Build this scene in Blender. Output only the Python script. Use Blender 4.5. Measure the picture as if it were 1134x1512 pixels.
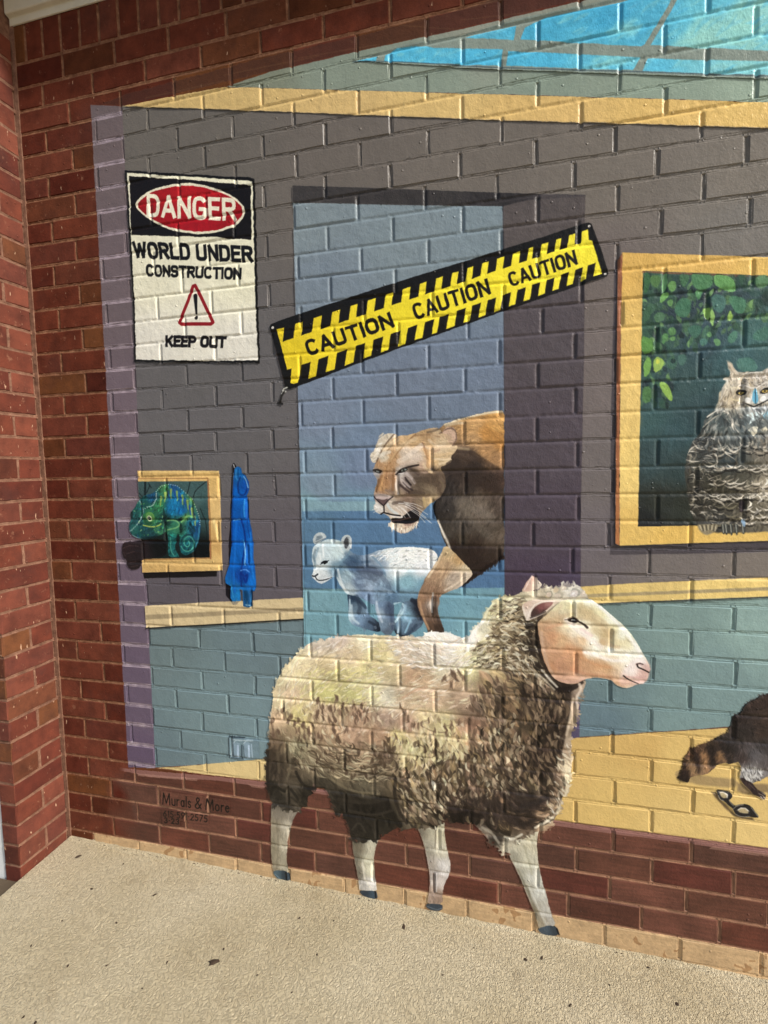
import bpy, math, random
import numpy as np
from mathutils import Matrix, Vector
for o in list(bpy.data.objects): bpy.data.objects.remove(o, do_unlink=True)
SC = bpy.context.scene
COL = SC.collection
rnd = random.Random(7)
rng = np.random.default_rng(11)
R_ = math.radians

# ------------------------------------------------------------------ camera, world, sun, exposure
CAM_R = np.array([[0.96915372, 0.02142496, 0.24552399], [-0.00145393, 0.99669395, -0.0812346], [-0.24645272, 0.07837184, 0.9659808]])
CAM_C = np.array([1.67235402, -1.34744913, -1.55833182])      # x right, y down, z towards the wall
CAM_F = 775.0                                                 # focal length in pixels of the 1134 px wide photograph
cd = bpy.data.cameras.new('camera'); cam = bpy.data.objects.new('camera', cd); COL.objects.link(cam)
cd.sensor_fit = 'HORIZONTAL'; cd.sensor_width = 36; cd.lens = CAM_F / 1134 * 36; cd.clip_end = 500; cd.clip_start = 0.02
def c2b(v): return Vector((v[0], v[2], -v[1]))
ax, ay, az = c2b(CAM_R[0]), -c2b(CAM_R[1]), -c2b(CAM_R[2])
m = Matrix((ax, ay, az)).transposed().to_4x4(); m.translation = c2b(CAM_C); cam.matrix_world = m
SC.camera = cam
SUN_EL, SUN_AZ = 36, 68          # azimuth measured from straight out of the wall (-Y) towards +X
wd = bpy.data.worlds.new('World'); SC.world = wd; wd.use_nodes = True
wn = wd.node_tree; bg = wn.nodes['Background']
sky = wn.nodes.new('ShaderNodeTexSky'); sky.sky_type = 'NISHITA'; sky.sun_disc = False
sky.sun_elevation = R_(SUN_EL); sky.sun_rotation = R_(180 - SUN_AZ)
sky.air_density = 1.0; sky.dust_density = 3.0; sky.ozone_density = 0.6
wn.links.new(sky.outputs[0], bg.inputs[0]); bg.inputs[1].default_value = 0.10
sd_ = bpy.data.lights.new('sun', 'SUN'); sd_.energy = 3.0; sd_.angle = R_(7); sd_.color = (1.0, 0.975, 0.935)
sun = bpy.data.objects.new('sun', sd_); COL.objects.link(sun)
sdir = Vector((math.cos(R_(SUN_EL)) * math.sin(R_(SUN_AZ)), -math.cos(R_(SUN_EL)) * math.cos(R_(SUN_AZ)), math.sin(R_(SUN_EL))))
sun.rotation_euler = sdir.to_track_quat('Z', 'Y').to_euler(); sun.location = (4, -4, 5)
SC.view_settings.view_transform = 'Standard'; SC.view_settings.look = 'None'
SC.view_settings.exposure = 0.56; SC.view_settings.gamma = 1.0; SC.view_settings.use_curve_mapping = False
SC.cycles.max_bounces = 5
CEIL_D = 0.22                     # depth of the porch ceiling in front of the wall

# ------------------------------------------------------------------ small helpers
def link(o, parent=None):
    COL.objects.link(o)
    if parent is not None: o.parent = parent
    return o
def tag(o, label=None, cat=None, group=None, kind=None):
    if label: o['label'] = label
    if cat: o['category'] = cat
    if group: o['group'] = group
    if kind: o['kind'] = kind
    return o
def mesh(name, v, f, mat, parent=None, smooth=False, uv=False, loc=(0, 0, 0)):
    me = bpy.data.meshes.new(name); me.from_pydata([tuple(p) for p in v] if not isinstance(v, np.ndarray) else v.tolist(), [], f)
    if mat: me.materials.append(mat)
    if smooth: me.polygons.foreach_set('use_smooth', [True] * len(me.polygons))
    if uv: set_uv(me, loc)
    me.update(); o = bpy.data.objects.new(name, me); o.location = loc
    return link(o, parent)
def empty(name, loc=(0, 0, 0)):
    o = bpy.data.objects.new(name, None); o.location = loc; o.empty_display_size = .1; return link(o)
def boxes(bs):
    v, f = [], []
    for (x0, y0, z0, x1, y1, z1) in bs:
        b = len(v)
        v += [(x0, y0, z0), (x1, y0, z0), (x1, y1, z0), (x0, y1, z0), (x0, y0, z1), (x1, y0, z1), (x1, y1, z1), (x0, y1, z1)]
        f += [(b, b+3, b+2, b+1), (b+4, b+5, b+6, b+7), (b, b+1, b+5, b+4), (b+1, b+2, b+6, b+5), (b+2, b+3, b+7, b+6), (b+3, b, b+4, b+7)]
    return v, f

# ------------------------------------------------------------------ the wall's measured layout (metres; x along the wall from the corner, z up from the top of the lowest course)
CH, HB = 0.074615, 0.1016
WALL_X1, ROWS = 3.08, 37
offL = [5, 0, 6, -3, 4, -7, 0, -7, -7, 0, -13, -3, -8, -2, -12, -5, -10, -7, 0, 3, -4, -4, 4, 0, 6, -1, 7, 0, 0, -2, 3, 6, 2, 8, 7, 6, 5, -10]
offR = [-11, -13, 2, 12, 9, 9, 10, 3, 3, 2, -5, 4, -3, -3, -7, -8, -13, 8, -1, 4, -1, -3, 1, -3, 14, 13, 0, 3, -1, -8, -8, 8, -1, 2, 0, 5, 3, 2]
JW = 0.0052                       # half the joint width
BED = [r * CH + rnd.uniform(-.0013, .0013) for r in range(-1, ROWS + 1)]      # BED[r] = bottom of row r
BED.append(2.978)
BED[-2] = 2.766
def row_heads(r):
    out = []; k = 1 if r % 2 == 0 else 2
    if r == 0: k = 1
    while True:
        x0 = k * HB
        x = x0 + (offL[r] + (offR[r] - offL[r]) * min(x0, 2.4) / 1.95) / 1000 + rnd.uniform(-.0015, .0015)
        if x > WALL_X1 - .02: break
        out.append(x); k += 2
    return out
HEADS = [row_heads(r) for r in range(ROWS + 1)]
sh = [0.047]
while sh[-1] < WALL_X1 - .1: sh.append(sh[-1] + CH + rnd.uniform(-.002, .002))
HEADS.append(sh)                  # soldier course
BR = []                           # bricks: row, x0, x1, z0, z1, proud
for r in range(ROWS + 2):
    hs = [-JW + .002] + HEADS[r] + [WALL_X1]
    for a, b in zip(hs[:-1], hs[1:]):
        BR.append((r, a + JW, b - JW, BED[r] + JW, BED[r + 1] - JW, rnd.uniform(-.0009, .0009)))

def floor_z(x, y=0.0): return -0.034 - 0.021 * x + 0.03 * y
# a digitised photo point (pixels) -> metres on the wall plane
def wall_pt(u, v):
    u = np.asarray(u, float); v = np.asarray(v, float)
    d = np.stack([(u - 567) / CAM_F, (v - 756) / CAM_F, np.ones_like(u)], -1) @ CAM_R
    t = -CAM_C[2] / d[..., 2]
    return CAM_C[0] + d[..., 0] * t, -(CAM_C[1] + d[..., 1] * t)
def to_px(x, y, z):
    q = CAM_R @ (np.array([x, -z, y]) - CAM_C)
    return 567 + CAM_F * q[0] / q[2], 756 + CAM_F * q[1] / q[2]
# ------------------------------------------------------------------ the paint layer: a colour map in wall metres, painted stroke by stroke
PM = 0.0016                       # metres per texel
PX0, PZ0 = -0.05, -0.16
PW, PH = 1970, 1990
PAINT = np.full((PH, PW, 3), (100, 56, 42), np.float32); ALPHA = np.zeros((PH, PW), np.float32)
IDS = np.zeros((PH, PW), np.int16)
def up(a, h, w):
    H, W = a.shape[:2]
    y = np.linspace(0, H - 1.001, h); x = np.linspace(0, W - 1.001, w)
    yi = y.astype(int); xi = x.astype(int); fy = (y - yi).astype(np.float32)[:, None]; fx = (x - xi).astype(np.float32)[None]
    if a.ndim == 3: fy = fy[..., None]; fx = fx[..., None]
    yj = np.minimum(yi + 1, H - 1); xj = np.minimum(xi + 1, W - 1)
    t = a[yi][:, xi] * (1 - fx) + a[yi][:, xj] * fx
    b = a[yj][:, xi] * (1 - fx) + a[yj][:, xj] * fx
    return t * (1 - fy) + b * fy
def nz(sx, sy=None, seed=0):
    sy = sy or sx; g = np.random.default_rng(seed)
    return up(g.uniform(-1, 1, (int(PH / sy) + 2, int(PW / sx) + 2)).astype(np.float32), PH, PW)
N3, N8, N30, N90 = nz(3, 3, 1), nz(8, 8, 2), nz(30, 30, 3), nz(90, 90, 4)
NH, NV = nz(26, 2.2, 5), nz(2.2, 22, 6)
def pc(pts):
    p = np.asarray(pts, float); x, z = wall_pt(p[:, 0], p[:, 1])
    return np.stack([(x - PX0) / PM, (z - PZ0) / PM], 1)
def lsc(p):
    a = pc([p, (p[0] + 4, p[1]), (p[0], p[1] + 4)])
    return (np.hypot(*(a[1] - a[0])) + np.hypot(*(a[2] - a[0]))) / 8
def Z(ox, oy, s, pts): return [(ox + x / s, oy + y / s) for x, y in pts]
def smooth(p, n=2, closed=True):
    p = np.asarray(p, float)
    for _ in range(n):
        if closed: q = np.roll(p, -1, 0); p = np.stack([p * .75 + q * .25, p * .25 + q * .75], 1).reshape(-1, 2)
        else:
            a, b = p[:-1], p[1:]; m_ = np.stack([a * .75 + b * .25, a * .25 + b * .75], 1).reshape(-1, 2)
            p = np.vstack([p[:1], m_[1:-1], p[-1:]])
    return p
def bbox(p, pad):
    x0 = max(int(p[:, 0].min() - pad), 0); x1 = min(int(p[:, 0].max() + pad) + 2, PW)
    y0 = max(int(p[:, 1].min() - pad), 0); y1 = min(int(p[:, 1].max() + pad) + 2, PH)
    return x0, x1, y0, y1
def sdf(p, pad=3):
    x0, x1, y0, y1 = bbox(p, pad)
    if x1 <= x0 or y1 <= y0: return None
    Y, X = np.mgrid[y0:y1, x0:x1].astype(np.float32)
    ins = np.zeros(X.shape, bool); d2 = np.full(X.shape, 1e9, np.float32)
    q = np.roll(p, -1, 0)
    for (ax_, ay_), (bx, by) in zip(p, q):
        if ay_ != by:
            c = (Y < by) != (Y < ay_)
            ins ^= c & (X < (bx - ax_) * (Y - ay_) / (by - ay_) + ax_)
        ex0 = max(int(min(ax_, bx) - 9) - x0, 0); ex1 = max(int(max(ax_, bx) + 9) - x0, 0)
        ey0 = max(int(min(ay_, by) - 9) - y0, 0); ey1 = max(int(max(ay_, by) + 9) - y0, 0)
        s = (slice(ey0, ey1), slice(ex0, ex1))
        dx, dy = bx - ax_, by - ay_; L = dx * dx + dy * dy + 1e-9
        t = np.clip(((X[s] - ax_) * dx + (Y[s] - ay_) * dy) / L, 0, 1)
        d2[s] = np.minimum(d2[s], (X[s] - ax_ - t * dx) ** 2 + (Y[s] - ay_ - t * dy) ** 2)
    d = np.minimum(np.sqrt(d2), 9.0)
    return (slice(y0, y1), slice(x0, x1)), np.where(ins, d, -d)
def idw(cps, sl, pw=3.2):
    """colours read off at photo points, spread smoothly over a patch of the wall"""
    y0, y1, x0, x1 = sl[0].start, sl[0].stop, sl[1].start, sl[1].stop
    h, w = max((y1 - y0) // 5, 2), max((x1 - x0) // 5, 2)
    Y, X = np.meshgrid(np.linspace(y0, y1, h), np.linspace(x0, x1, w), indexing='ij')
    P = pc([(c[0], c[1]) for c in cps]); K = np.array([c[2] for c in cps], float)
    num = np.zeros((h, w, K.shape[1])); den = np.zeros((h, w))
    for (px, py), k in zip(P, K):
        wt = 1 / (((X - px) ** 2 + (Y - py) ** 2) ** (pw / 2) + 8)
        num += wt[..., None] * k; den += wt
    return up((num / den[..., None]).astype(np.float32), y1 - y0, x1 - x0)
def put(sl, a, col, op=1.0, tex=.03, pid=None, alpha=True, field=3.2):
    if isinstance(col, list): col = idw(col, sl, field)
    else: col = np.asarray(col, np.float32)[None, None]
    if tex: col = col * (1 + tex * (N8[sl] * .5 + N30[sl] * .6 + N3[sl] * .5)[..., None])
    a = (a * op).astype(np.float32)
    PAINT[sl] = PAINT[sl] * (1 - a[..., None]) + col * a[..., None]
    if alpha: ALPHA[sl] = np.maximum(ALPHA[sl], a)
    if pid is not None: IDS[sl] = np.where(a > .5, pid, IDS[sl])
def poly(pts, col, soft=1.2, sm=0, op=1.0, tex=.03, pid=None, rough=.5, clip=None, field=3.2):
    p = pc(pts)
    if sm: p = smooth(p, sm)
    r = sdf(p, 4 + soft)
    if r is None: return
    sl, d = r
    if rough: d = d + rough * (N8[sl] + .6 * N3[sl])
    a = np.clip(.5 + d / soft, 0, 1)
    if clip is not None: a = a * np.isin(IDS[sl], clip)
    put(sl, a, col, op, tex, pid, field=field)
def stroke(pts, w, col, op=1.0, sm=0, pid=None, taper=False, soft=1.1, clip=None, tex=.03, closed=False):
    p = pc(pts)
    if closed: p = np.vstack([p, p[:1]])
    if sm: p = smooth(p, sm, False)
    k = lsc(pts[0]); n = len(p)
    ws = np.interp(np.linspace(0, 1, n), np.linspace(0, 1, len(w)), w) if isinstance(w, (list, tuple)) else np.full(n, float(w))
    ws = ws * k / 2
    if taper: ws = ws * (1 - np.abs(np.linspace(-1, 1, n)) ** 3 * .9)
    x0, x1, y0, y1 = bbox(p, ws.max() + 3)
    if x1 <= x0 or y1 <= y0: return
    Y, X = np.mgrid[y0:y1, x0:x1].astype(np.float32); best = np.full(X.shape, -1e9, np.float32)
    for i in range(n - 1):
        (a0, b0), (a1, b1) = p[i], p[i + 1]; dx, dy = a1 - a0, b1 - b0
        t = np.clip(((X - a0) * dx + (Y - b0) * dy) / (dx * dx + dy * dy + 1e-9), 0, 1)
        best = np.maximum(best, ws[i] + (ws[i + 1] - ws[i]) * t - np.hypot(X - a0 - t * dx, Y - b0 - t * dy))
    sl = (slice(y0, y1), slice(x0, x1)); a = np.clip(.5 + best / soft, 0, 1)
    if clip is not None: a = a * np.isin(IDS[sl], clip)
    put(sl, a, col, op, tex, pid)
def dab(cx, cy, ang, L, W, col, op, clipid=None, soft=1.0, bend=0.0, pid=None):
    """one lens-shaped brush mark, canvas units"""
    r = L * .55 + W + 2
    x0, x1, y0, y1 = max(int(cx - r), 0), min(int(cx + r) + 1, PW), max(int(cy - r), 0), min(int(cy + r) + 1, PH)
    if x1 - x0 < 2 or y1 - y0 < 2: return
    Y, X = np.mgrid[y0:y1, x0:x1]; X = X - cx; Y = Y - cy
    ca, sa = math.cos(ang), math.sin(ang)
    t = (X * ca + Y * sa) / (L * .5); s = -X * sa + Y * ca
    if bend: s = s + bend * L * (t * t - .3)
    half = W * .5 * (1 - np.clip(np.abs(t), 0, 1) ** 2.2)
    a = np.clip((half - np.abs(s)) / soft + .5, 0, 1) * (np.abs(t) < 1) * op
    if clipid is not None: a = a * np.isin(IDS[y0:y1, x0:x1], clipid)
    a = a[..., None].astype(np.float32)
    PAINT[y0:y1, x0:x1] = PAINT[y0:y1, x0:x1] * (1 - a) + np.asarray(col, np.float32) * a
    if pid is not None:
        ALPHA[y0:y1, x0:x1] = np.maximum(ALPHA[y0:y1, x0:x1], a[..., 0]); IDS[y0:y1, x0:x1] = np.where(a[..., 0] > .5, pid, IDS[y0:y1, x0:x1])
def marks(ids, n, L, W, flow, amp=.15, op=.7, region=None, sort=False, cols=None, bend=.12, tint=None, soft=1.0, clip=True, base=None):
    """many brush marks inside painted areas; flow = photo points with a direction in degrees (0 right, 90 up)"""
    ok = np.isin(IDS, ids)
    if region is not None:
        r = sdf(pc(region), 2); mk = np.zeros_like(ok)
        if r: mk[r[0]] = r[1] > 0
        ok &= mk
    yy, xx = np.nonzero(ok)
    if len(yy) == 0: return
    pick = rng.integers(0, len(yy), n)
    if sort: pick = np.array(sorted(pick, key=lambda i: yy[i]))            # low first so that upper locks lie over lower ones
    FP = pc([(f[0], f[1]) for f in flow]); FA = np.radians([f[2] for f in flow])
    src = PAINT.copy() if base is None else base
    for i in pick:
        x, y = xx[i], yy[i]
        w = 1 / (((FP[:, 0] - x) ** 2 + (FP[:, 1] - y) ** 2) + 30) ** 1.4
        a = math.atan2((w * np.sin(FA)).sum(), (w * np.cos(FA)).sum()) + rng.normal(0, .28)
        c = src[y, x] if cols is None else np.array(cols[rng.integers(len(cols))], float)
        c = c * (1 + rng.normal(0, amp))
        if tint is not None: c = c * (1 + (np.array(tint) - 1) * rng.random())
        dab(x, y, a, L * rng.uniform(.6, 1.3), W * rng.uniform(.6, 1.3), np.clip(c, 4, 250), op * rng.uniform(.6, 1), ids if clip else None, soft, rng.uniform(-bend, bend))

# ---- lettering: strokes on a unit-high grid
def arc(cx, cy, rx, ry, a0, a1, n=14, pw=.72):
    out = []
    for i in range(n + 1):
        t = R_(a0 + (a1 - a0) * i / n); c, s = math.cos(t), math.sin(t)
        out.append((cx + rx * math.copysign(abs(c) ** pw, c), cy + ry * math.copysign(abs(s) ** pw, s)))
    return out
G = {
 'A': (.56, [[(0, 0), (.28, 1), (.56, 0)], [(.1, .28), (.46, .28)]]),
 'C': (.5, [arc(.25, .5, .25, .5, 50, 310, 18)]),
 'D': (.5, [[(0, 0), (0, 1)], [(0, 1)] + arc(.2, .5, .3, .5, 90, -90, 14) + [(0, 0)]]),
 'E': (.42, [[(.42, 1), (0, 1), (0, 0), (.42, 0)], [(0, .52), (.36, .52)]]),
 'G': (.52, [arc(.26, .5, .26, .5, 50, 350, 20) + [(.52, .45), (.3, .45)]]),
 'I': (.0, [[(0, 0), (0, 1)]]),
 'K': (.5, [[(0, 0), (0, 1)], [(.48, 1), (.02, .42)], [(.16, .58), (.5, 0)]]),
 'L': (.4, [[(0, 1), (0, 0), (.4, 0)]]),
 'N': (.5, [[(0, 0), (0, 1), (.5, 0), (.5, 1)]]),
 'M': (.7, [[(0, 0), (.08, 1), (.35, .12), (.62, 1), (.7, 0)]]),
 'O': (.52, [arc(.26, .5, .26, .5, 0, 360, 24)]),
 'P': (.46, [[(0, 0), (0, 1)], [(0, 1)] + arc(.2, .74, .26, .26, 90, -90, 10) + [(0, .48)]]),
 'R': (.5, [[(0, 0), (0, 1)], [(0, 1)] + arc(.2, .75, .28, .25, 90, -90, 10) + [(0, .5)], [(.24, .5), (.5, 0)]]),
 'S': (.46, [arc(.23, .75, .23, .25, 20, 270, 12) + arc(.23, .25, .23, .25, 90, -160, 12)]),
 'T': (.5, [[(0, 1), (.5, 1)], [(.25, 1), (.25, 0)]]),
 'U': (.5, [[(0, 1), (0, .25)] + arc(.25, .25, .25, .25, 180, 360, 10) + [(.5, 1)]]),
 'W': (.74, [[(0, 1), (.18, 0), (.37, .9), (.56, 0), (.74, 1)]]),
 'u': (.3, [[(0, .58), (0, .15)] + arc(.15, .15, .15, .15, 180, 360, 8, 1), [(.3, .58), (.3, 0)]]),
 'r': (.2, [[(0, .58), (0, 0)], [(0, .4), (.08, .55), (.2, .58)]]),
 'a': (.3, [arc(.15, .28, .15, .28, 0, 360, 12, 1), [(.3, .58), (.3, 0)]]),
 'l': (.0, [[(0, 0), (0, .95)]]),
 's': (.22, [arc(.11, .43, .1, .14, 30, 270, 8, 1) + arc(.11, .15, .11, .15, 90, -150, 8, 1)]),
 'o': (.34, [arc(.17, .29, .17, .29, 0, 360, 14, 1)]),
 'e': (.32, [[(0, .3), (.32, .34)] + arc(.16, .29, .16, .29, 10, 320, 12, 1)]),
 '&': (.55, [[(.55, .0), (.12, .72)] + arc(.24, .82, .13, .17, 200, -40, 8, 1) + [(.05, .32)] + arc(.2, .22, .2, .22, 160, 320, 8, 1) + [(.55, .45)]]),
 '6': (.36, [[(.3, .98), (.05, .5)] + arc(.18, .28, .18, .28, 160, -200, 14, 1)]),
 '1': (.1, [[(0, .85), (.1, 1), (.1, 0)]]),
 '5': (.34, [[(.32, 1), (.05, 1), (.02, .56)] + arc(.15, .3, .19, .3, 110, -140, 12, 1)]),
 '9': (.36, [[(.06, .02), (.31, .5)] + arc(.18, .72, .18, .28, -20, -380, 14, 1)]),
 '2': (.36, [arc(.18, .74, .17, .26, 160, -30, 10, 1) + [(0, 0), (.38, 0)]]),
 '7': (.36, [[(0, 1), (.36, 1), (.08, 0)]]),
 '3': (.34, [arc(.15, .75, .17, .24, 140, -80, 8, 1) + arc(.15, .26, .19, .26, 80, -150, 10, 1)]),
 '.': (.04, [[(0, .5), (.04, .5)]]),
}
def text(s, quad, wd_, col, gap=.26, space=.4, pid=None, cap=.5, op=1.0, wob=.4):
    x = 0; items = []
    for ch in s:
        if ch == ' ': x += space; continue
        w, st = G[ch]; items += [[(x + a, b) for a, b in l] for l in st]; x += w + gap
    tot = x - gap; q = [pc([c])[0] for c in quad]           # TL TR BR BL
    def mp(a, b):
        a /= tot; return (q[3] * (1 - a) + q[2] * a) * (1 - b) + (q[0] * (1 - a) + q[1] * a) * b
    hw = wd_ * lsc(quad[0]) / 2
    hin = hw / (np.hypot(*(q[0] - q[3])))
    for l in items:
        p = np.array([mp(a, hin + b * (1 - 2 * hin)) for a, b in l])
        x0, x1, y0, y1 = bbox(p, hw + 3)
        Y, X = np.mgrid[y0:y1, x0:x1].astype(np.float32); best = np.full(X.shape, -1e9, np.float32)
        sl = (slice(y0, y1), slice(x0, x1))
        p = p[np.r_[True, np.hypot(*np.diff(p, axis=0).T) > .05]]
        for i in range(len(p) - 1):
            d = p[i + 1] - p[i]; L = np.hypot(*d) + 1e-6; d = d / L
            t = (X - p[i][0]) * d[0] + (Y - p[i][1]) * d[1]; n = np.abs(-(X - p[i][0]) * d[1] + (Y - p[i][1]) * d[0])
            c0 = hw * (cap * 2 if i == 0 else .85); c1 = hw * (cap * 2 if i == len(p) - 2 else .85)
            best = np.maximum(best, np.minimum(hw - n, np.minimum(t + c0, L + c1 - t)))
        best += wob * (N8[sl] + .5 * N3[sl])
        put(sl, np.clip(.5 + best / 1.1, 0, 1), col, op, .03, pid)

# ---- registry of painted things: each gets its own thin coat of paint lying on the bricks
THINGS = []; PID = {}
def new_thing(name, label, cat, group=None): THINGS.append(dict(name=name, label=label, cat=cat, group=group, parts=[])); return THINGS[-1]
def part(th, name, parent=None, label=None):
    i = len(PID) + 1; PID[i] = 1; th['parts'].append(dict(id=i, name=name, parent=parent, label=label)); return i
# ------------------------------------------------------------------ joints of the brickwork as masks, for paint that differs on brick and mortar
JOINT = np.ones((PH, PW), np.float32); BED_M = np.zeros((PH, PW), bool); BRV = np.zeros((PH, PW), np.float32)
for (r, x0, x1, z0, z1, pr) in BR:
    a, b, c, d = int((x0 - PX0) / PM), int((x1 - PX0) / PM), int((z0 - PZ0) / PM), int((z1 - PZ0) / PM)
    JOINT[max(c, 0):d + 1, max(a, 0):b + 1] = 0; BRV[max(c - 3, 0):d + 4, max(a, 0):b + 1] = rnd.uniform(-1, 1)
for r in range(0, ROWS + 1):
    c = (BED[r] - PZ0) / PM; BED_M[max(int(c - 4.4), 0):int(c + 5.6)] = True

# ------------------------------------------------------------------ the painted room, straight on the bricks
GREY = [(200,200,(104,98,90)),(300,240,(104,98,90)),(500,220,(108,100,92)),(700,230,(112,104,95)),(900,250,(116,108,98)),(1100,260,(122,114,103)),(1100,330,(120,115,108)),
        (300,560,(98,95,94)),(300,650,(98,95,96)),(250,870,(90,84,90)),(400,850,(94,88,94)),(330,600,(99,96,97)),(885,400,(112,102,97)),(885,560,(116,106,103)),(885,700,(112,104,102)),(880,800,(108,100,103)),(1000,830,(118,110,106)),(1110,835,(125,116,108)),(1250,500,(122,114,104))]
poly([(168,156),(400,163),(767,176),(1134,187),(1700,207),(1700,950),(880,950),(880,880),(858,880),(856,1090),(390,1125),(214,1134)], GREY, rough=.8)
# shaded bricks painted along the slanting top edge
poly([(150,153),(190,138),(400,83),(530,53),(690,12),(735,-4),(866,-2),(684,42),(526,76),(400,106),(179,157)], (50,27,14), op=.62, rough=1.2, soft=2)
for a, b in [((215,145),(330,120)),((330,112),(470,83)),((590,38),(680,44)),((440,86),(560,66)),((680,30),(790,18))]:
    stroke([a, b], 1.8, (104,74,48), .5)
# ceiling band and its pale ledge
poly([(331,129),(400,106),(526,76.5),(684,42.5),(866,0),(1010,-38),(1700,-230),(1700,175),(1134,152),(767,141),(367,130)],
     [(380,120,(126,132,112)),(500,110,(132,144,128)),(650,120,(134,148,132)),(800,125,(134,150,134)),(1000,130,(140,158,140)),(1120,135,(150,170,150)),(800,22,(146,150,134)),(700,45,(146,150,134)),(1400,0,(140,158,145))], rough=.5)
# slate-coloured dado
poly([(208,928),(300,921),(449,914),(449,1000),(395,1122),(216,1135)], [(240,950,(104,122,124)),(400,950,(104,124,130)),(300,1050,(110,132,136)),(380,1090,(114,138,144)),(235,1120,(100,120,126))], rough=.5)
DR = [(880,920,(112,134,130)),(1000,930,(124,150,146)),(1110,930,(138,166,160)),(900,1000,(104,128,132)),(1050,1000,(120,146,146)),(880,1070,(98,122,132)),(1020,1060,(118,144,144)),(1500,1000,(138,160,155))]
poly([(857,893),(885,891.5),(1050,884),(1134,881),(1700,860),(1700,1046),(1134,1068),(1076,1074),(855,1089)], DR, rough=.5)
stroke([(855,1089),(1076,1075),(1134,1069),(1500,1050)], 1.4, (92,88,76), .8)
poly([(835,1005),(857,1000),(855,1090),(838,1092)], (84,76,104), rough=.3)
# purple return of the painted niche, its joints picked out lighter
poly([(133,155),(180,157),(229,1134),(189,1134)], [(155,200,(106,92,92)),(160,400,(106,92,95)),(175,650,(108,93,101)),(190,850,(104,90,104)),(205,1050,(100,86,104)),(205,1120,(95,80,102))], rough=.5)
sl = (slice(0, PH), slice(0, 400))
px_, pz_ = np.meshgrid(np.arange(400), np.arange(PH))
pl = pc([(133,155),(189,1134),(180,157),(229,1134)])
left_x = np.interp(pz_[:, 0], [pl[1,1], pl[0,1]], [pl[1,0], pl[0,0]]); right_x = np.interp(pz_[:, 0], [pl[3,1], pl[2,1]], [pl[3,0], pl[2,0]])
mk = (px_ > left_x[:, None]) & (px_ < right_x[:, None] - 1) & (pz_ < pl[0,1]) & (pz_ > pl[1,1]) & BED_M[:, :400]
put(sl, mk.astype(np.float32) * np.clip(.75 + .3 * N8[sl], 0, 1), (158,142,150), 1, .04, alpha=False)
# sunny floor of the painted room
YF = [(260,1140,(206,180,120)),(380,1135,(214,188,128)),(850,1130,(208,172,100)),(900,1180,(212,178,104)),(1000,1120,(214,180,106)),(1000,1220,(216,184,112)),(1110,1230,(222,190,118)),(950,1100,(206,168,96)),(1110,1160,(218,184,110)),(1500,1200,(222,190,118))]
poly([(232,1134.5),(395,1121),(420,1118),(420,1160),(400,1155),(300,1144)], YF, rough=.4)
poly([(780,1096),(855,1089.5),(1076,1075),(1134,1069),(1700,1040),(1700,1330),(1134,1253),(834,1214),(780,1209)], YF, rough=.4)
# painted brick band under it
ys = np.arange(PH)[:, None]; zz = PZ0 + ys * PM
top = np.interp(np.arange(PW), *[np.array(a) for a in zip(*pc([(185,1135),(300,1145),(400,1156),(834,1214),(1134,1253),(1700,1330)]))])
xs = np.arange(PW)[None]
u200 = pc([(165,1200)])[0, 0]
fade = np.clip((xs - u200 + 40 * N30) / 60, 0, 1)
band = ((ys < top[None]) & (zz > -.004)).astype(np.float32) * fade
bc = np.array([(90,54,42),(98,58,46),(84,48,38),(100,60,48),(94,50,38),(86,54,44),(88,44,36)], np.float32)
pick = np.clip(((BRV + 1) * 3.49).astype(int), 0, 6)
bcol = bc[pick] * (1 + .10 * N30 + .10 * NH + .06 * N3 + .07 * N90)[..., None]
mcol = np.array((146,104,80), np.float32) * (1 + .1 * N30 + .08 * N8)[..., None]
jm = np.clip(up(JOINT[::2, ::2], PH, PW) * 1.3 - .1, 0, 1)[..., None]
tot = bcol * (1 - jm) + mcol * jm
PAINT[:] = PAINT * (1 - band[..., None]) + tot * band[..., None]; ALPHA = np.maximum(ALPHA, band)
# lilac-brown skirting line over the band
pk = ((ys < top[None]) & (ys > top[None] - (11 + 6 * N90))).astype(np.float32) * np.clip(fade * 1.5, 0, 1)
PAINT[:] = PAINT * (1 - .8 * pk[..., None]) + np.array((144,100,92), np.float32) * .8 * pk[..., None]; ALPHA = np.maximum(ALPHA, pk)
pk2 = ((ys < top[None] - 9) & (ys > top[None] - 15)).astype(np.float32) * (N90 > 0) * fade
PAINT[:] = PAINT * (1 - .5 * pk2[..., None]) + np.array((170,128,112), np.float32) * .5 * pk2[..., None]
# lowest course: stone colour
tb = ((zz <= -.004) & (xs > 95)).astype(np.float32) * np.clip((xs - 60 + 30 * N30) / 40, 0, 1)
tc = np.array((186,154,112), np.float32) * (1 + .07 * N30 + .05 * N8 + .05 * N3 + .05 * NH)[..., None]
tc = np.where((N30 + .7 * N8 > .75)[..., None], tc * np.array((.82, .76, .7)), tc)
tc = np.where(jm > .5, tc * 1.1, tc)
PAINT[:] = PAINT * (1 - tb[..., None]) + tc * tb[..., None]; ALPHA = np.maximum(ALPHA, tb)
del tot, bcol, mcol, tc, pick

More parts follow.
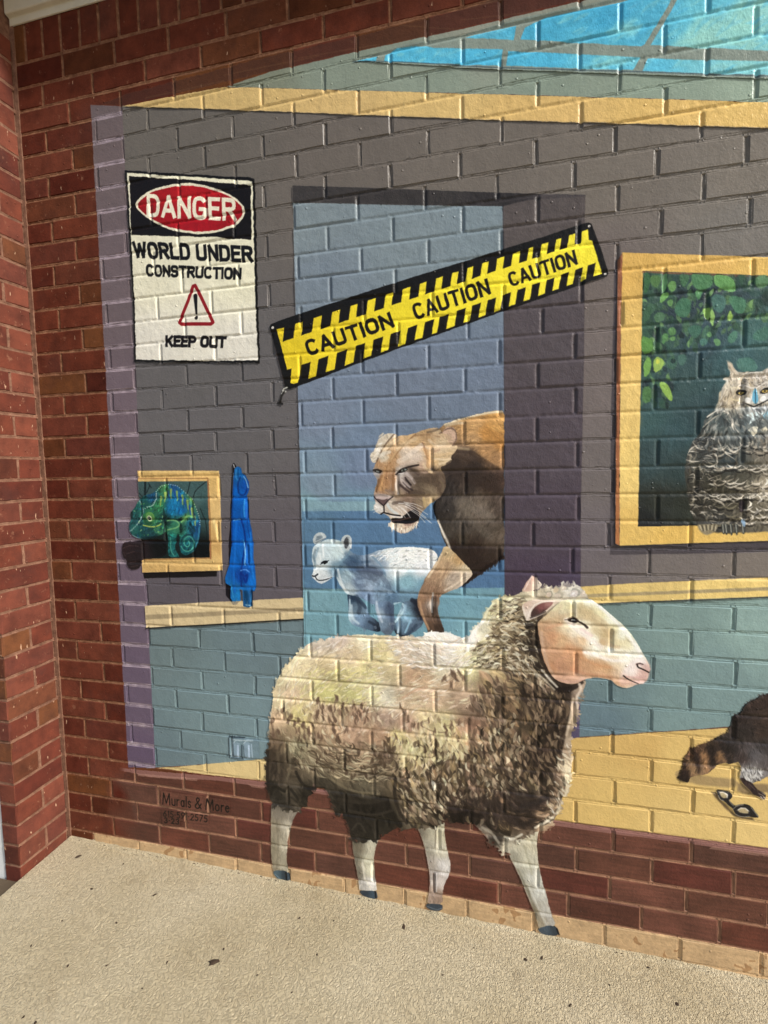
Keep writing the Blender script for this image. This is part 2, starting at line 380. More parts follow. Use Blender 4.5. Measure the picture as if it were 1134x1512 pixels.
# ------------------------------------------------------------------ skylight
SKY = new_thing('painted_skylight', 'bright blue painted skylight with grey glazing bars at the top right of the mural', 'painted skylight')
SC_ = [(540,86,(88,184,214)),(600,82,(88,184,216)),(700,90,(86,186,222)),(800,95,(84,184,220)),(870,85,(96,188,216)),(880,100,(110,196,216)),(960,95,(96,192,222)),(1060,90,(120,200,216)),(1125,100,(126,204,216)),
       (700,50,(92,178,206)),(800,50,(76,172,206)),(900,30,(72,172,210)),(900,55,(84,178,208)),(960,30,(84,180,212)),(1000,50,(100,190,212)),(1060,10,(100,190,212)),(1050,50,(134,204,206)),(1100,40,(144,210,204)),(1120,10,(134,206,210)),(1400,0,(110,195,215)),(1500,80,(110,195,215))]
def pane(pts, lab=None):
    poly(pts, SC_, rough=.4, pid=part(SKY, 'glass_pane', None, lab), tex=.05, field=4)
bgp = part(SKY, 'glazing_bar')
poly([(520,91),(557,80),(600,66),(684,52),(760,30),(931,-6),(1010,-30),(1700,-210),(1700,140),(1134,117),(734,103),(560,93)], (134,146,136), rough=.4, pid=bgp)
pane([(526,90.5),(545,86.5),(557,84),(555,91.5)]); pane([(567,92),(569,83),(586,72.5),(612,69),(628,69),(640,72),(742,74),(739,98),(660,95.5)])
pane([(687,57),(700,52),(762,39),(758,60),(735,59)]); pane([(768,59.5),(775,42),(804,27),(860,15),(910,6),(931,-1),(998,-18),(986,10),(951,67),(946,70)], 'deep blue pane between the two slanting glazing bars')
pane([(747,98),(750,77),(790,78),(945,86),(934,104.5),(830,101.5)]); pane([(948,106),(956,87),(1000,89),(1134,92.5),(1500,104),(1500,127),(1134,112.5)])
pane([(960,68),(990,18),(1010,-20),(1500,-140),(1500,96),(1134,77)], 'pale blue pane with a painted cloud')
stroke([(520,91),(600,93),(734,101),(945,107),(1134,114),(1500,129)], 1.1, (52,72,86), .8, pid=bgp)
CL = [i['id'] for i in SKY['parts']][1:]
for pts in [[(1015,42),(1030,22),(1060,18),(1090,4),(1134,-4),(1134,40),(1080,52),(1030,66),(1000,72)], [(985,72),(1005,55),(1040,45),(1070,58),(1134,60),(1134,78),(1040,74)], [(870,95),(890,84),(930,84),(945,90),(930,98)], [(1040,100),(1080,92),(1134,96),(1134,110),(1060,108)],[(905,40),(930,28),(945,45),(930,60)]]:
    poly(pts, (158,214,200), sm=2, soft=14, op=.5, clip=CL, rough=4)
marks(CL, 500, 26, 5, [(600,90,8),(900,60,15),(1100,40,25)], amp=.05, op=.35, cols=[(86,186,226),(130,206,222),(70,168,206),(150,214,210)], soft=2.5)

# ------------------------------------------------------------------ cornice and chair rails
CRN = new_thing('painted_cornice', 'long yellow painted cornice strip running under the skylight', 'painted moulding')
i_ = part(CRN, 'strip')
poly([(181,157.5),(255,143),(331,129),(367,130),(767,141),(1134,152),(1700,175),(1700,213),(1134,190),(767,179),(684,176),(543,171),(400,165)],
     [(230,153,(204,172,106)),(350,148,(206,174,108)),(500,152,(212,178,112)),(650,158,(216,182,112)),(800,160,(220,182,108)),(1000,170,(226,186,104)),(1120,172,(232,192,106)),(1500,190,(232,192,106))], rough=.5, pid=i_)
RL = new_thing('painted_chair_rail', 'short cream painted chair rail under the blue cloak, left of the doorway', 'painted moulding', 'painted chair rails')
i_ = part(RL, 'strip'); poly([(214,895),(300,890),(400,885),(449,882.5),(449,914),(400,919),(300,923),(216,928)], (208,186,140), rough=.4, pid=i_)
poly([(215,908),(449,897),(449,903),(215,915)], (160,142,108), rough=.4, soft=2.5); stroke([(216,928),(300,923.5),(449,914.5)], 2, (34,34,32), pid=i_)
RR = new_thing('painted_chair_rail', 'yellow painted chair rail running right from behind the sheep head', 'painted moulding', 'painted chair rails')
i_ = part(RR, 'strip'); poly([(857,866.5),(930,862),(1134,853),(1700,828),(1700,856),(1134,881),(1020,885),(885,891.5),(857,893)], [(900,870,(222,192,116)),(1130,860,(236,204,120)),(1500,850,(236,204,120))], rough=.4, pid=i_)
poly([(857,878),(930,875),(1134,867),(1700,842),(1700,846),(1134,872),(930,880),(857,883)], (168,150,108), rough=.4, soft=2); stroke([(880,892),(1050,885.5),(1134,882),(1500,866)], 1.8, (58,62,58), pid=i_)

# ------------------------------------------------------------------ doorway
DW = new_thing('painted_doorway', 'tall blue-grey painted doorway behind the lioness and the sheep', 'painted doorway')
op_ = part(DW, 'opening'); rv = part(DW, 'reveal', None, 'dark purple side wall of the painted doorway'); ln = part(DW, 'lintel', None, 'dark strip across the top of the painted doorway')
poly([(432,300),(628,304),(742,305),(745,640),(745,1000),(450,1000),(446,800)],
     [(450,320,(126,140,146)),(600,330,(124,139,146)),(730,330,(122,138,146)),(470,430,(118,132,144)),(600,560,(112,125,144)),(470,600,(116,130,150)),(730,580,(110,124,144)),(470,720,(120,140,158)),(540,700,(112,130,156)),
      (460,745,(124,160,172)),(540,748,(112,146,168)),(470,765,(88,122,158)),(560,800,(84,120,160)),(740,820,(78,116,156)),(470,850,(84,122,156)),(640,800,(84,122,160)),(470,880,(114,162,172)),(470,930,(118,166,176)),(720,880,(108,158,176)),(690,920,(116,168,186)),(600,920,(112,160,172))], rough=.3, pid=op_, field=4)
poly([(446,755),(745,753),(745,869),(449,871)], [(460,765,(86,122,152)),(540,775,(84,120,156)),(640,765,(84,118,154)),(740,770,(80,114,152)),(470,850,(82,120,152)),(600,850,(82,120,156)),(740,850,(76,112,150))], soft=2.5, clip=[op_], rough=.8)
poly([(448,741),(590,741),(590,754),(448,755)], (126,160,172), op=.95, soft=2, clip=[op_], rough=.8)
poly([(448,870),(745,868),(745,1000),(450,1000)], [(470,880,(116,158,170)),(470,930,(112,156,168)),(560,900,(104,150,168)),(640,900,(108,154,172)),(720,890,(110,154,170)),(700,930,(118,164,178))], soft=2, clip=[op_], rough=.8)
poly([(742,305),(779,296),(863.5,290),(862,520),(857,760),(857,1000),(745,1000),(744,640)], [(760,340,(88,80,78)),(850,320,(86,78,76)),(800,500,(84,76,80)),(800,650,(82,73,80)),(800,780,(78,68,78)),(790,860,(72,60,76)),(850,900,(76,66,88))], rough=.3, pid=rv)
poly([(432,274.5),(600,280),(734,285),(864.5,288.5),(864,291),(779,297),(742,305.5),(628,304),(432,300)], [(450,288,(62,58,56)),(650,294,(58,54,52)),(740,296,(50,46,46)),(850,291,(74,68,68))], rough=.5, pid=ln)
stroke([(742.5,306),(744.5,640),(745,900)], 1.0, (60,62,70), .6); stroke([(449,760),(451,950)], 1.0, (70,95,105), .6)
marks([op_], 900, 30, 5, [(600,500,5),(600,900,-5)], amp=.03, op=.4, soft=2.5); marks([rv, ln], 300, 30, 5, [(800,500,80)], amp=.05, op=.4, soft=2.5)

# ------------------------------------------------------------------ danger sign
DS = new_thing('danger_sign', 'white danger sign reading world under construction, keep out, painted left of the doorway', 'sign')
bd = part(DS, 'border'); pn = part(DS, 'panel'); hd = part(DS, 'header', None, 'black header field of the danger sign'); ov = part(DS, 'oval', None, 'red oval with the word DANGER'); tr = part(DS, 'warning_triangle')
lt = part(DS, 'lettering', None, 'black words WORLD UNDER'); lt2 = part(DS, 'lettering', None, 'black word CONSTRUCTION'); lt3 = part(DS, 'lettering', None, 'black words KEEP OUT')
SZ = lambda p: Z(175, 245, 5.04, p)
poly(SZ([(48,38),(250,48),(500,62),(1012,95),(1020,400),(1032,900),(1050,1472),(600,1466),(118,1462),(108,1000),(78,500)]), (18,16,14), rough=1.2, pid=bd)
poly(SZ([(65,55),(250,68),(500,82),(998,118),(1004,400),(1016,900),(1038,1452),(600,1452),(132,1445),(120,1000),(92,500)]), [(220,400,(226,222,196)),(220,520,(222,218,204)),(360,400,(230,226,198)),(360,520,(224,220,206)),(290,300,(232,228,200))], rough=1.0, pid=pn)
poly(SZ([(82,82),(250,90),(450,102),(700,124),(985,150),(990,400),(990,552),(700,535),(450,528),(98,518)]), (20,15,13), rough=1.0, pid=hd)
OV = [(120,285),(165,235),(220,190),(340,148),(500,127),(650,146),(800,198),(900,262),(955,340),(905,430),(800,488),(650,517),(500,507),(350,470),(220,400),(140,325)]
cx0, cy0 = 538, 322
poly(SZ(OV), (228,222,196), sm=2, rough=.8, pid=ov)
poly(SZ([(cx0 + (x - cx0) * .955, cy0 + (y - cy0) * .90) for x, y in OV]), [(210,300,(150,22,24)),(290,290,(170,22,28)),(350,320,(150,20,26)),(290,340,(160,20,30))], sm=2, rough=.8, pid=ov)
text('DANGER', SZ([(222,212),(862,246),(868,418),(224,384)]), 5.4, (232,226,202), gap=.24, pid=ov)
text('WORLD UNDER', SZ([(112,565),(985,600),(990,722),(130,690)]), 4.7, (18,16,16), gap=.25, space=.34, pid=lt)
text('CONSTRUCTION', SZ([(212,735),(910,762),(905,852),(216,826)]), 3.7, (20,18,17), gap=.24, pid=lt2)
text('KEEP OUT', SZ([(358,1262),(795,1270),(790,1358),(360,1352)]), 4.2, (22,18,18), gap=.24, space=.38, pid=lt3)
stroke(SZ([(572,894),(612,970),(706,1168),(690,1180),(470,1180),(454,1168),(520,1010),(555,900)]), 4.8, (138,22,28), pid=tr, closed=True)
poly(SZ([(574,925),(678,1160),(486,1160)]), (228,222,204), rough=.4, pid=tr)
stroke(SZ([(575,972),(582,1100)]), [6.4,3.2], (20,16,16), pid=tr); stroke(SZ([(580,1132),(581,1134)]), 5.2, (20,16,16), pid=tr)

# ------------------------------------------------------------------ caution banner
CT = new_thing('caution_banner', 'slanting yellow and black caution banner strung across the painted doorway', 'banner')
bd = part(CT, 'border'); fd = part(CT, 'field', None, 'yellow field with black hazard stripes'); lt = [part(CT, 'lettering', None, 'word CAUTION at the %s of the banner' % w_) for w_ in ('lower left end', 'middle', 'upper right end')]; cn = part(CT, 'cord', None, 'frayed black cord hanging from the lower left corner')
poly([(400,479),(424,470),(500,445),(600,413),(700,382),(800,351),(868,328.5),(873,331),(885,362),(898,404),(895,409),(868,418),(720,468),(600,511),(500,548),(427,576),(421,573),(410,530),(398,484)], (20,18,15), rough=.5, pid=bd)
poly([(408.5,487),(417.5,485),(640,413),(867.5,339.5),(869,355),(874,356),(888,404),(882,407),(640,493),(434,567.5),(429,566),(429,556),(424,546)], [(430,520,(226,200,42)),(500,520,(232,208,44)),(600,460,(240,220,50)),(700,430,(244,226,54)),(860,380,(248,232,60))], rough=.5, pid=fd)
TA = lambda x: 485 - .3233 * (x - 417.5)
TB = lambda x: 505 - .3316 * (x - 417.5)
TCc = lambda x: 540 - .347 * (x - 444)
TD = lambda x: 567.4 - .355 * (x - 431)
tx = [417.5,445,473,500,525.8,552.4,578,603.8,627.5,651.5,674.4,696.6,719,742,765.7,785,807,826,847.6]
for i, x in enumerate(tx):
    w = 16 - 5 * i / 18; p = [(x + 2.5, TA(x + 2.5) - 2), (x + w + 2.5, TA(x + w) - 2), (x + w - .5, TB(x + w)), (x, TB(x))]
    if i == 18: p = [(x + 1.5, TA(x) - 2), (x + 11.5, TA(x + 11) - 2), (x + 9.5, TB(x + 10)), (x, TB(x))]
    poly(p, (22,19,15), rough=.5, pid=fd)
for i, x in enumerate([424.5] + [444,470.3,497.8,525.3,551.7,577,602,627.4,649,674.4,697,720,742,764,785.6,807,828,848.7,868]):
    w = 15 - 4 * i / 19 if i else 6.5; p = [(x, TCc(x)), (x + w, TCc(x + w)), (x + w - 4, TD(x + w - 4) + 2), (x - 4, TD(x - 4) + 2)]
    poly(p, (22,19,15), rough=.5, pid=fd)
TQ = lambda p: Z(390, 400, 4.36, p)
TR_ = lambda p: Z(640, 320, 4.36, p)
text('CAUTION', TQ([(263,452),(797,270),(832,366),(297,548)]), 4.6, (22,18,14), gap=.26, pid=lt[0])
text('CAUTION', [(608.3,450),(716.8,412.5),(723,435.8),(616,472.5)], 4.3, (22,18,14), gap=.26, pid=lt[1])
text('CAUTION', [(749.4,404),(845.5,370),(851,392),(756.5,424)], 3.9, (22,18,14), gap=.26, pid=lt[2])
for p in [TQ([(55,368)])[0], TR_([(1000,64)])[0], TR_([(1103,372)])[0]]: stroke([p, (p[0] + .2, p[1])], 3.6, (236,232,222)); stroke([(p[0] + .3, p[1] + .4), (p[0] + .4, p[1] + .5)], 1.4, (120,115,105))
stroke(TQ([(150,752),(128,760),(120,775),(138,778),(112,792)]), 1.8, (196,196,186), pid=cn); stroke(TQ([(130,780),(112,805),(104,835),(100,852)]), [2.2,3.4], (38,36,34), pid=cn)
stroke(TQ([(88,856),(112,858)]), 3.6, (36,34,32), pid=cn); stroke(TQ([(55,440),(100,610),(132,745)]), 1.4, (60,50,48), .7)

# ------------------------------------------------------------------ chameleon picture
CP = new_thing('chameleon_picture', 'small framed picture of a green chameleon leaning out of its gold frame', 'picture')
fr = part(CP, 'frame'); bk = part(CP, 'backdrop'); ch = part(CP, 'chameleon'); ey = part(CP, 'eye', ch); hand = part(CP, 'branch_end', None, 'dark branch end sticking out over the left edge of the frame')
CZ = lambda p: Z(180, 670, 5.155, p)
poly([(211,846),(319.7,843),(320,851.5),(212,854.5)], (26,22,22), rough=.4)
poly(CZ([(120,130),(735,130),(748,400),(762,890),(155,905),(140,520)]), [(210,700,(206,168,98)),(320,700,(212,172,100)),(322,760,(218,180,112)),(322,800,(200,158,92)),(260,835,(206,166,98)),(315,835,(216,178,108))], rough=.4, pid=fr, tex=.06)
stroke(CZ([(125,190),(655,188),(672,450),(680,795),(160,808)]), 1.6, (150,104,58), .8); stroke(CZ([(130,140),(730,140)]), 1.4, (236,204,130), .8)
stroke(CZ([(735,135),(748,400),(760,885)]), 1.4, (238,208,140), .7); stroke(CZ([(160,835),(690,825)]), 1.4, (232,198,126), .6); stroke(CZ([(655,205),(662,500),(676,800)]), 2.2, (160,104,64), .9); stroke(CZ([(700,510),(735,650)]), 4, (244,226,150), .5)
poly(CZ([(124,213),(650,210),(662,500),(670,790),(158,802),(140,520)]), [(210,715,(58,84,84)),(290,720,(60,88,88)),(300,760,(48,76,76)),(270,780,(18,28,28)),(300,815,(12,16,16)),(220,810,(18,24,22)),(240,815,(20,32,30)),(285,740,(66,96,94))], rough=.3, pid=bk, tex=.06)
for l in [[(175,220),(180,320)],[(215,240),(190,300)],[(520,215),(505,290),(480,330)],[(640,215),(560,280),(545,330)],[(130,300),(160,330)],[(600,420),(640,520),(650,620)],[(205,225),(225,260)]]: stroke(CZ(l), 1.4, (22,32,34), .85, sm=1, clip=[bk])
stroke(CZ([(180,215),(178,310)]), 3.4, (20,30,32), .8, clip=[bk])
# branch the animal stands on
poly(CZ([(0,690),(30,672),(100,668),(200,655),(330,650),(350,700),(330,790),(190,798),(150,805),(140,870),(100,885),(60,880),(30,840),(40,810),(5,790)]), [(190,800,(44,32,34)),(205,815,(36,28,30)),(240,808,(16,18,18)),(195,835,(38,30,30))], sm=1, rough=.8, pid=hand)
for l in [[(10,720),(60,700),(130,705)],[(40,760),(100,745)],[(60,830),(110,820)],[(70,862),(120,852)],[(15,750),(30,780)]]: stroke(CZ(l), 1.3, (72,54,54), .6, clip=[hand])
CC = [(215,745,(30,96,84)),(200,775,(30,84,84)),(210,740,(28,98,92)),(225,735,(30,92,130)),(222,755,(48,130,80)),(235,745,(56,140,84)),(245,720,(70,140,80)),(255,717,(30,90,140)),(262,735,(20,120,170)),(270,755,(16,110,170)),(255,750,(20,128,180)),(280,745,(36,110,120)),(285,740,(100,150,70)),(245,770,(20,60,50)),
      (240,780,(60,140,90)),(262,778,(56,140,96)),(255,800,(24,112,104)),(258,820,(30,110,104)),(280,770,(30,110,130)),(293,780,(26,90,140)),(270,810,(20,96,100)),(285,815,(24,90,92)),(205,790,(24,80,76)),(220,793,(30,78,80)),(195,770,(34,84,80)),(275,765,(90,150,70)),(225,800,(20,52,66))]
CC = [(a, b, tuple(k * f for k, f in zip(c, (.86, .84, .9)))) for a, b, c in CC]
poly(CZ([(52,565),(70,500),(68,450),(100,410),(130,350),(180,315),(240,305),(265,275),(300,240),(360,228),(420,240),(480,290),(540,350),(572,420),(600,520),(598,620),(575,700),(540,750),(500,775),(455,765),(440,720),(435,660),(440,600),(420,640),(405,700),(412,740),(432,770),(438,790),(360,790),(350,740),(355,660),(350,620),(335,590),(300,620),(250,640),(180,655),(120,645),(75,615)]), CC, sm=1, rough=.6, pid=ch, tex=.1, field=4)
for q, c in [([(320,420),(335,480),(380,500),(470,495),(450,520),(340,505)], (14,30,28)), ([(448,520),(470,580),(445,620),(438,560)], (12,24,24)), ([(470,560),(500,545),(520,590),(540,650),(548,620),(530,560)], (14,44,58)), ([(505,520),(560,560),(565,620)], (14,50,60)), ([(410,640),(430,600),(445,640),(430,720)], (10,20,20))]: poly(CZ(q), c, sm=1, clip=[ch], soft=3, op=.85)
marks([ch], 900, 11, 3.2, [(200,760,60),(230,740,30),(260,725,95),(280,750,70),(250,790,10),(295,790,90),(275,810,40)], amp=.35, op=.55, tint=(.9,1.15,1.05))
for x, y, a in [(330,300,100),(375,275,95),(420,290,80),(460,320,70),(500,360,60),(530,420,60),(555,480,70),(300,330,110)]:      # stripes over the back
    p = CZ([(x, y)])[0]; stroke([p, (p[0] + 9 * math.cos(R_(-a + 180)) * -.3, p[1] + 13)], [3.4,1.6], (150,172,72), .75, clip=[ch])
for x, y in [(350,290),(400,280),(440,310),(480,350),(515,400),(545,450)]: p = CZ([(x, y)])[0]; stroke([p, (p[0] + 2, p[1] + 12)], [3,1.5], (28,66,150), .7, clip=[ch])
for l, w, c, o in [([(345,510),(400,505),(440,530),(435,560),(350,580)], 2, (120,180,110), .7),([(455,520),(500,470),(545,485)], 2.6, (120,180,100), .75),([(165,545),(230,560),(280,550),(300,535)], 1.6, (170,190,80), .9),
                ([(265,300),(262,350),(240,400),(190,405)], 1.2, (150,190,180), .7),([(450,700),(470,740),(520,745),(550,700),(545,650),(510,625),(475,650),(470,690),(500,715),(520,690),(505,665)], 1.7, (70,160,140), .8),([(450,700),(455,650),(490,615),(540,620)], 1.5, (20,50,60), .8),
                ([(370,640),(372,740),(400,780)], 1.8, (70,160,140), .7),([(590,560),(585,640),(560,710)], 1.8, (60,140,160), .7),([(130,350),(150,400),(170,430),(150,480),(120,540),(65,590)], 1.6, (160,190,190), .55),([(75,615),(120,640),(200,655)], 1.4, (130,180,180), .6),([(320,420),(325,520),(320,600)], 1.5, (14,34,40), .8)]:
    stroke(CZ(l), w, c, o, sm=1, clip=[ch])
for i in range(26):                                                     # beaded crests
    t = i / 25; p = [(262,300),(262,345),(235,395),(160,425)] if i % 2 else [(150,470),(130,530),(75,590),(95,560)]
    q = CZ([(np.interp(t, [0,.33,.66,1], [a[0] for a in p]), np.interp(t, [0,.33,.66,1], [a[1] for a in p]))])[0]; stroke([q, (q[0] + .3, q[1])], 1.1, (206,216,206), .8)
for i in range(30):
    t = i / 29 * 8; k = [(262,290),(300,248),(360,234),(420,246),(478,292),(536,350),(568,420),(590,480),(594,540)]; a_ = min(int(t), 7); f_ = t - a_
    q = CZ([(k[a_][0] * (1 - f_) + k[a_ + 1][0] * f_, k[a_][1] * (1 - f_) + k[a_ + 1][1] * f_)])[0]; stroke([q, (q[0] + .3, q[1])], 1.2, (206,220,200), .8)
for k in range(60):
    q = CZ([(rnd.uniform(90, 320), rnd.uniform(330, 630))])[0]; stroke([q, (q[0] + rnd.uniform(-2, 2), q[1] + rnd.uniform(0, 3))], rnd.uniform(.8, 2), [(20,60,60),(90,160,90),(30,80,140),(140,190,120),(14,40,44)][k % 5], .6, clip=[ch])
poly(CZ([(120,645),(300,620),(330,600),(335,650),(200,662)]), (12,30,32), soft=3, op=.8, clip=[ch]); poly(CZ([(70,560),(100,530),(140,560),(110,620),(75,610)]), (40,110,96), soft=4, op=.5, clip=[ch], sm=1)
stroke(CZ([(205,495),(211,496)]), 19, (44,110,62), pid=ey); stroke(CZ([(200,505),(206,506)]), 14, (22,60,46), .6, pid=ey); stroke(CZ([(214,480),(218,482)]), 13, (104,160,76), .7, pid=ey)
stroke(CZ([(210,493),(211,494)]), 7.5, (196,208,160), pid=ey); stroke(CZ([(209,493),(210,494)]), 5, (24,40,38), pid=ey); stroke(CZ([(207,490),(208,490)]), 1.2, (230,236,220), pid=ey)
poly(CZ([(65,450),(82,432),(85,480),(70,500)]), (26,44,44), sm=1, pid=ch)

# ------------------------------------------------------------------ blue cloak on its hook
CK = new_thing('blue_cloak', 'glossy blue garment hanging on a hook beside the chameleon picture', 'cloak')
cb = part(CK, 'cloth'); hk = part(CK, 'hook'); 
poly(CZ([(838,110),(830,200),(825,450),(822,560),(810,700),(812,850),(785,960),(790,1080),(850,1150),(880,1140),(840,900)]), (24,20,26), rough=.5)
poly(CZ([(862,105),(885,98),(905,112),(912,150),(940,170),(962,215),(968,270),(950,320),(958,400),(965,490),(985,570),(1000,700),(1000,800),(1012,880),(1022,1000),(1010,1045),(990,1050),(992,1160),(960,1172),(925,1160),(920,1040),(898,1030),(905,1120),(850,1138),(830,1100),(828,1010),(790,985),(785,955),(800,900),(818,840),(835,700),(835,500),(840,350),(848,200),(850,140)]),
     [(350,700,(16,86,150)),(355,730,(8,92,180)),(363,720,(10,70,150)),(350,780,(4,86,178)),(360,770,(10,80,160)),(348,830,(8,88,172)),(372,820,(20,104,196)),(345,870,(20,96,160)),(352,880,(26,120,190)),(368,880,(14,70,120)),(358,850,(10,60,140)),(375,860,(16,112,206))], rough=.4, pid=cb, tex=.07)
for l, w, c, o in [([(900,180),(880,240),(890,310),(935,320),(955,260)], 2.4, (8,44,110), .8),([(870,120),(865,180),(880,200)], 1.8, (60,140,200), .7),([(925,175),(945,200),(960,260)], 1.5, (150,190,220), .8),([(905,500),(930,560),(945,680),(925,780),(905,900),(910,1010)], 2.6, (6,44,120), .9),
                ([(930,680),(942,740),(935,850)], 1.6, (130,190,240), .9),([(935,350),(930,420),(935,480)], 2, (60,150,220), .8),([(850,510),(900,500)], 1.4, (110,170,220), .8),([(870,520),(865,700),(850,900),(860,1050)], 3.2, (20,104,196), .7),([(905,890),(940,880),(970,900)], 2, (90,150,230), .85),
                ([(905,910),(940,935),(960,915),(945,990),(930,950)], 3, (8,40,120), .8),([(830,1000),(850,1090)], 2, (50,140,200), .8),([(985,1060),(978,1130)], 1.8, (80,160,210), .8),([(940,1055),(950,1130)], 4, (8,44,76), .8),([(980,600),(985,800),(1000,950)], 2.6, (30,120,210), .7),([(848,200),(842,420),(838,700)], 1.8, (8,50,110), .8),([(960,420),(950,520),(975,640)], 1.5, (10,50,120), .7),([(860,340),(955,330)], 1.4, (8,50,120), .6)]:
    stroke(CZ(l), w, c, o, sm=1, clip=[cb])
poly(CZ([(925,1040),(992,1050),(992,1160),(960,1172),(925,1160)]), (12,62,104), op=.6, clip=[cb]); stroke(CZ([(940,1150),(975,1155)]), 1.4, (150,190,210), .8)
poly(CZ([(828,1125),(900,1120),(875,1148),(845,1148)]), (150,140,120), rough=.3); stroke(CZ([(850,80),(862,98)]), 2.8, (24,22,24), pid=hk); stroke(CZ([(846,92),(850,140)]), 2.4, (20,20,24), pid=hk); stroke(CZ([(850,84),(856,104)]), 1.2, (200,200,200), pid=hk)
marks([cb], 200, 20, 2.4, [(355,750,88),(350,870,80),(370,830,100)], amp=.18, op=.35, soft=1.6)

# ------------------------------------------------------------------ socket box painted on the dado
OB = new_thing('painted_wall_socket', 'grey-blue double wall socket painted low on the slate dado', 'wall socket')
pl_ = part(OB, 'plate'); so = [part(OB, 'socket'), part(OB, 'socket')]
OZ = lambda p: Z(210, 1070, 5.97, p)
poly(OZ([(765,108),(1030,135),(1035,300),(890,315),(770,290)]), (108,132,142), rough=.3, pid=pl_)
stroke(OZ([(768,290),(765,108),(900,118)]), 1.6, (48,60,68), .9); stroke(OZ([(785,285),(790,160),(800,130),(960,142)]), 1.4, (172,190,196), .8)
for k, s in enumerate(so):
    dx = 96 * k
    poly(OZ([(800 + dx,150),(860 + dx,160),(862 + dx,290),(830 + dx,305),(805 + dx,280)]), (126,150,166), rough=.3, pid=s)
    stroke(OZ([(845 + dx,185),(848 + dx,285)]), 2.6, (176,200,222), .9); stroke(OZ([(880 + dx,180),(880 + dx,300)]), 1.9, (52,66,78), .85) if k == 0 else stroke(OZ([(965,170),(972,285)]), 1.3, (170,192,210), .9)
    stroke(OZ([(800 + dx,165),(830 + dx,135),(880 + dx,140)]), 1.5, (160,182,192), .9); stroke(OZ([(800 + dx,190),(806 + dx,280)]), 1.1, (66,82,92), .8)
stroke(OZ([(785,292),(890,306)]), 1.6, (60,74,80), .8)

# ------------------------------------------------------------------ the painters' signature
SG = new_thing('signature', 'thin black signature with a telephone number and date on the red bricks at lower left', 'signature')
i_ = part(SG, 'lettering')
for q in ([(238,1167),(340,1181),(340,1204),(238,1190)], [(239,1193),(309,1202),(309,1217),(239,1208.5)], [(240,1207.5),(267,1210.5),(267,1221),(241,1218)]):
    r = sdf(pc(q)); IDS[r[0]] = np.where(r[1] > 0, i_, IDS[r[0]])
BK = (12,8,8)
text('Murals & More', OZ([(183,597),(765,678),(765,776),(183,703)]), 1.5, BK, gap=.2, space=.26, wob=.1, op=1)
text('615.591.2575', OZ([(190,752),(575,798),(572,860),(190,808)]), 1.1, BK, gap=.24, wob=.05, op=1)
text('3.23', OZ([(198,814),(325,830),(322,880),(200,866)]), 1.3, BK, gap=.27, wob=.05, op=1)
# ------------------------------------------------------------------ owl picture
OP = new_thing('owl_picture', 'large picture of an owl among leaves in a wide yellow frame at the right', 'picture')
fr = part(OP, 'frame'); sd2 = part(OP, 'frame_side', fr, 'reddish brown left side of the yellow frame'); bk = part(OP, 'backdrop')
poly([(907,386),(918,378),(912,804),(1050,800),(1700,778),(1700,800),(1040,818),(900,819.5),(902,600)], (76,70,74), rough=.4, soft=1.6)
poly([(911.5,384),(919,374),(916,500),(914.5,650),(914,806),(908,803),(909,650)], [(914,390,(150,92,60)),(912,600,(160,98,62)),(911,780,(176,112,66))], rough=.3, pid=sd2)
poly([(918.5,373.5),(1040,377),(1134,380),(1700,400),(1700,778),(1134,799),(1050,801.5),(914.3,806),(914.6,650),(916,500)],
     [(930,385,(222,176,86)),(1050,392,(228,182,92)),(1120,395,(234,190,96)),(932,500,(232,192,104)),(930,600,(238,202,116)),(928,700,(240,206,118)),(925,790,(226,186,98)),(1000,790,(226,184,92)),(1120,787,(232,192,100)),(1500,600,(234,196,104))], rough=.4, pid=fr, tex=.04)
poly([(948.5,401),(1134,408),(1700,425),(1700,748),(1134,773),(1040,776),(941.5,777.5),(944,650),(946.5,520)],
     [(960,420,(56,88,72)),(1000,460,(46,62,70)),(1060,430,(48,66,72)),(1120,420,(56,80,82)),(960,500,(58,92,74)),(1040,500,(58,82,92)),(1120,480,(70,108,104)),(1000,560,(58,84,84)),(1080,530,(62,96,100)),(960,620,(60,90,90)),(1000,640,(54,80,84)),(960,680,(56,76,78)),
      (1010,690,(50,68,68)),(970,740,(46,50,44)),(1020,740,(48,52,44)),(950,770,(34,36,36)),(1080,740,(56,58,48)),(1120,760,(44,42,38)),(1040,620,(50,72,76)),(1300,500,(60,90,90)),(1300,720,(46,50,46))], rough=.3, pid=bk, tex=.06)
stroke([(948.5,402.5),(1134,410)], 2.6, (132,84,58), .8); stroke([(941,777),(1040,776),(1134,773)], 3.6, (34,34,40), .9, clip=[bk])
marks([bk], 700, 26, 6, [(1000,450,60),(1000,600,95),(1000,740,80)], amp=.14, op=.4, soft=2.5)
LZ = lambda p: Z(934, 380, 5.67, p)
TL_ = [(950,405),(1134,412),(1134,470),(1060,500),(1000,530),(985,600),(946,600)]
marks([bk], 90, 22, 13, [(960,450,-70),(1060,430,-110),(1120,430,-60)], region=TL_, cols=[(44,70,56),(58,92,66),(52,84,76),(36,52,56),(66,104,74)], op=.7, soft=2.0, bend=.2)
marks([bk], 150, 15, 7, [(960,450,-60),(1060,430,-120),(1120,430,-80)], region=TL_, cols=[(72,112,70),(40,62,56),(86,126,80),(50,84,72),(30,42,48)], op=.65, soft=1.4, bend=.25)
marks([bk], 60, 12, 5, [(960,450,-60),(1060,430,-120)], region=TL_, cols=[(110,150,84),(96,138,86)], op=.7, soft=1.2, bend=.25)
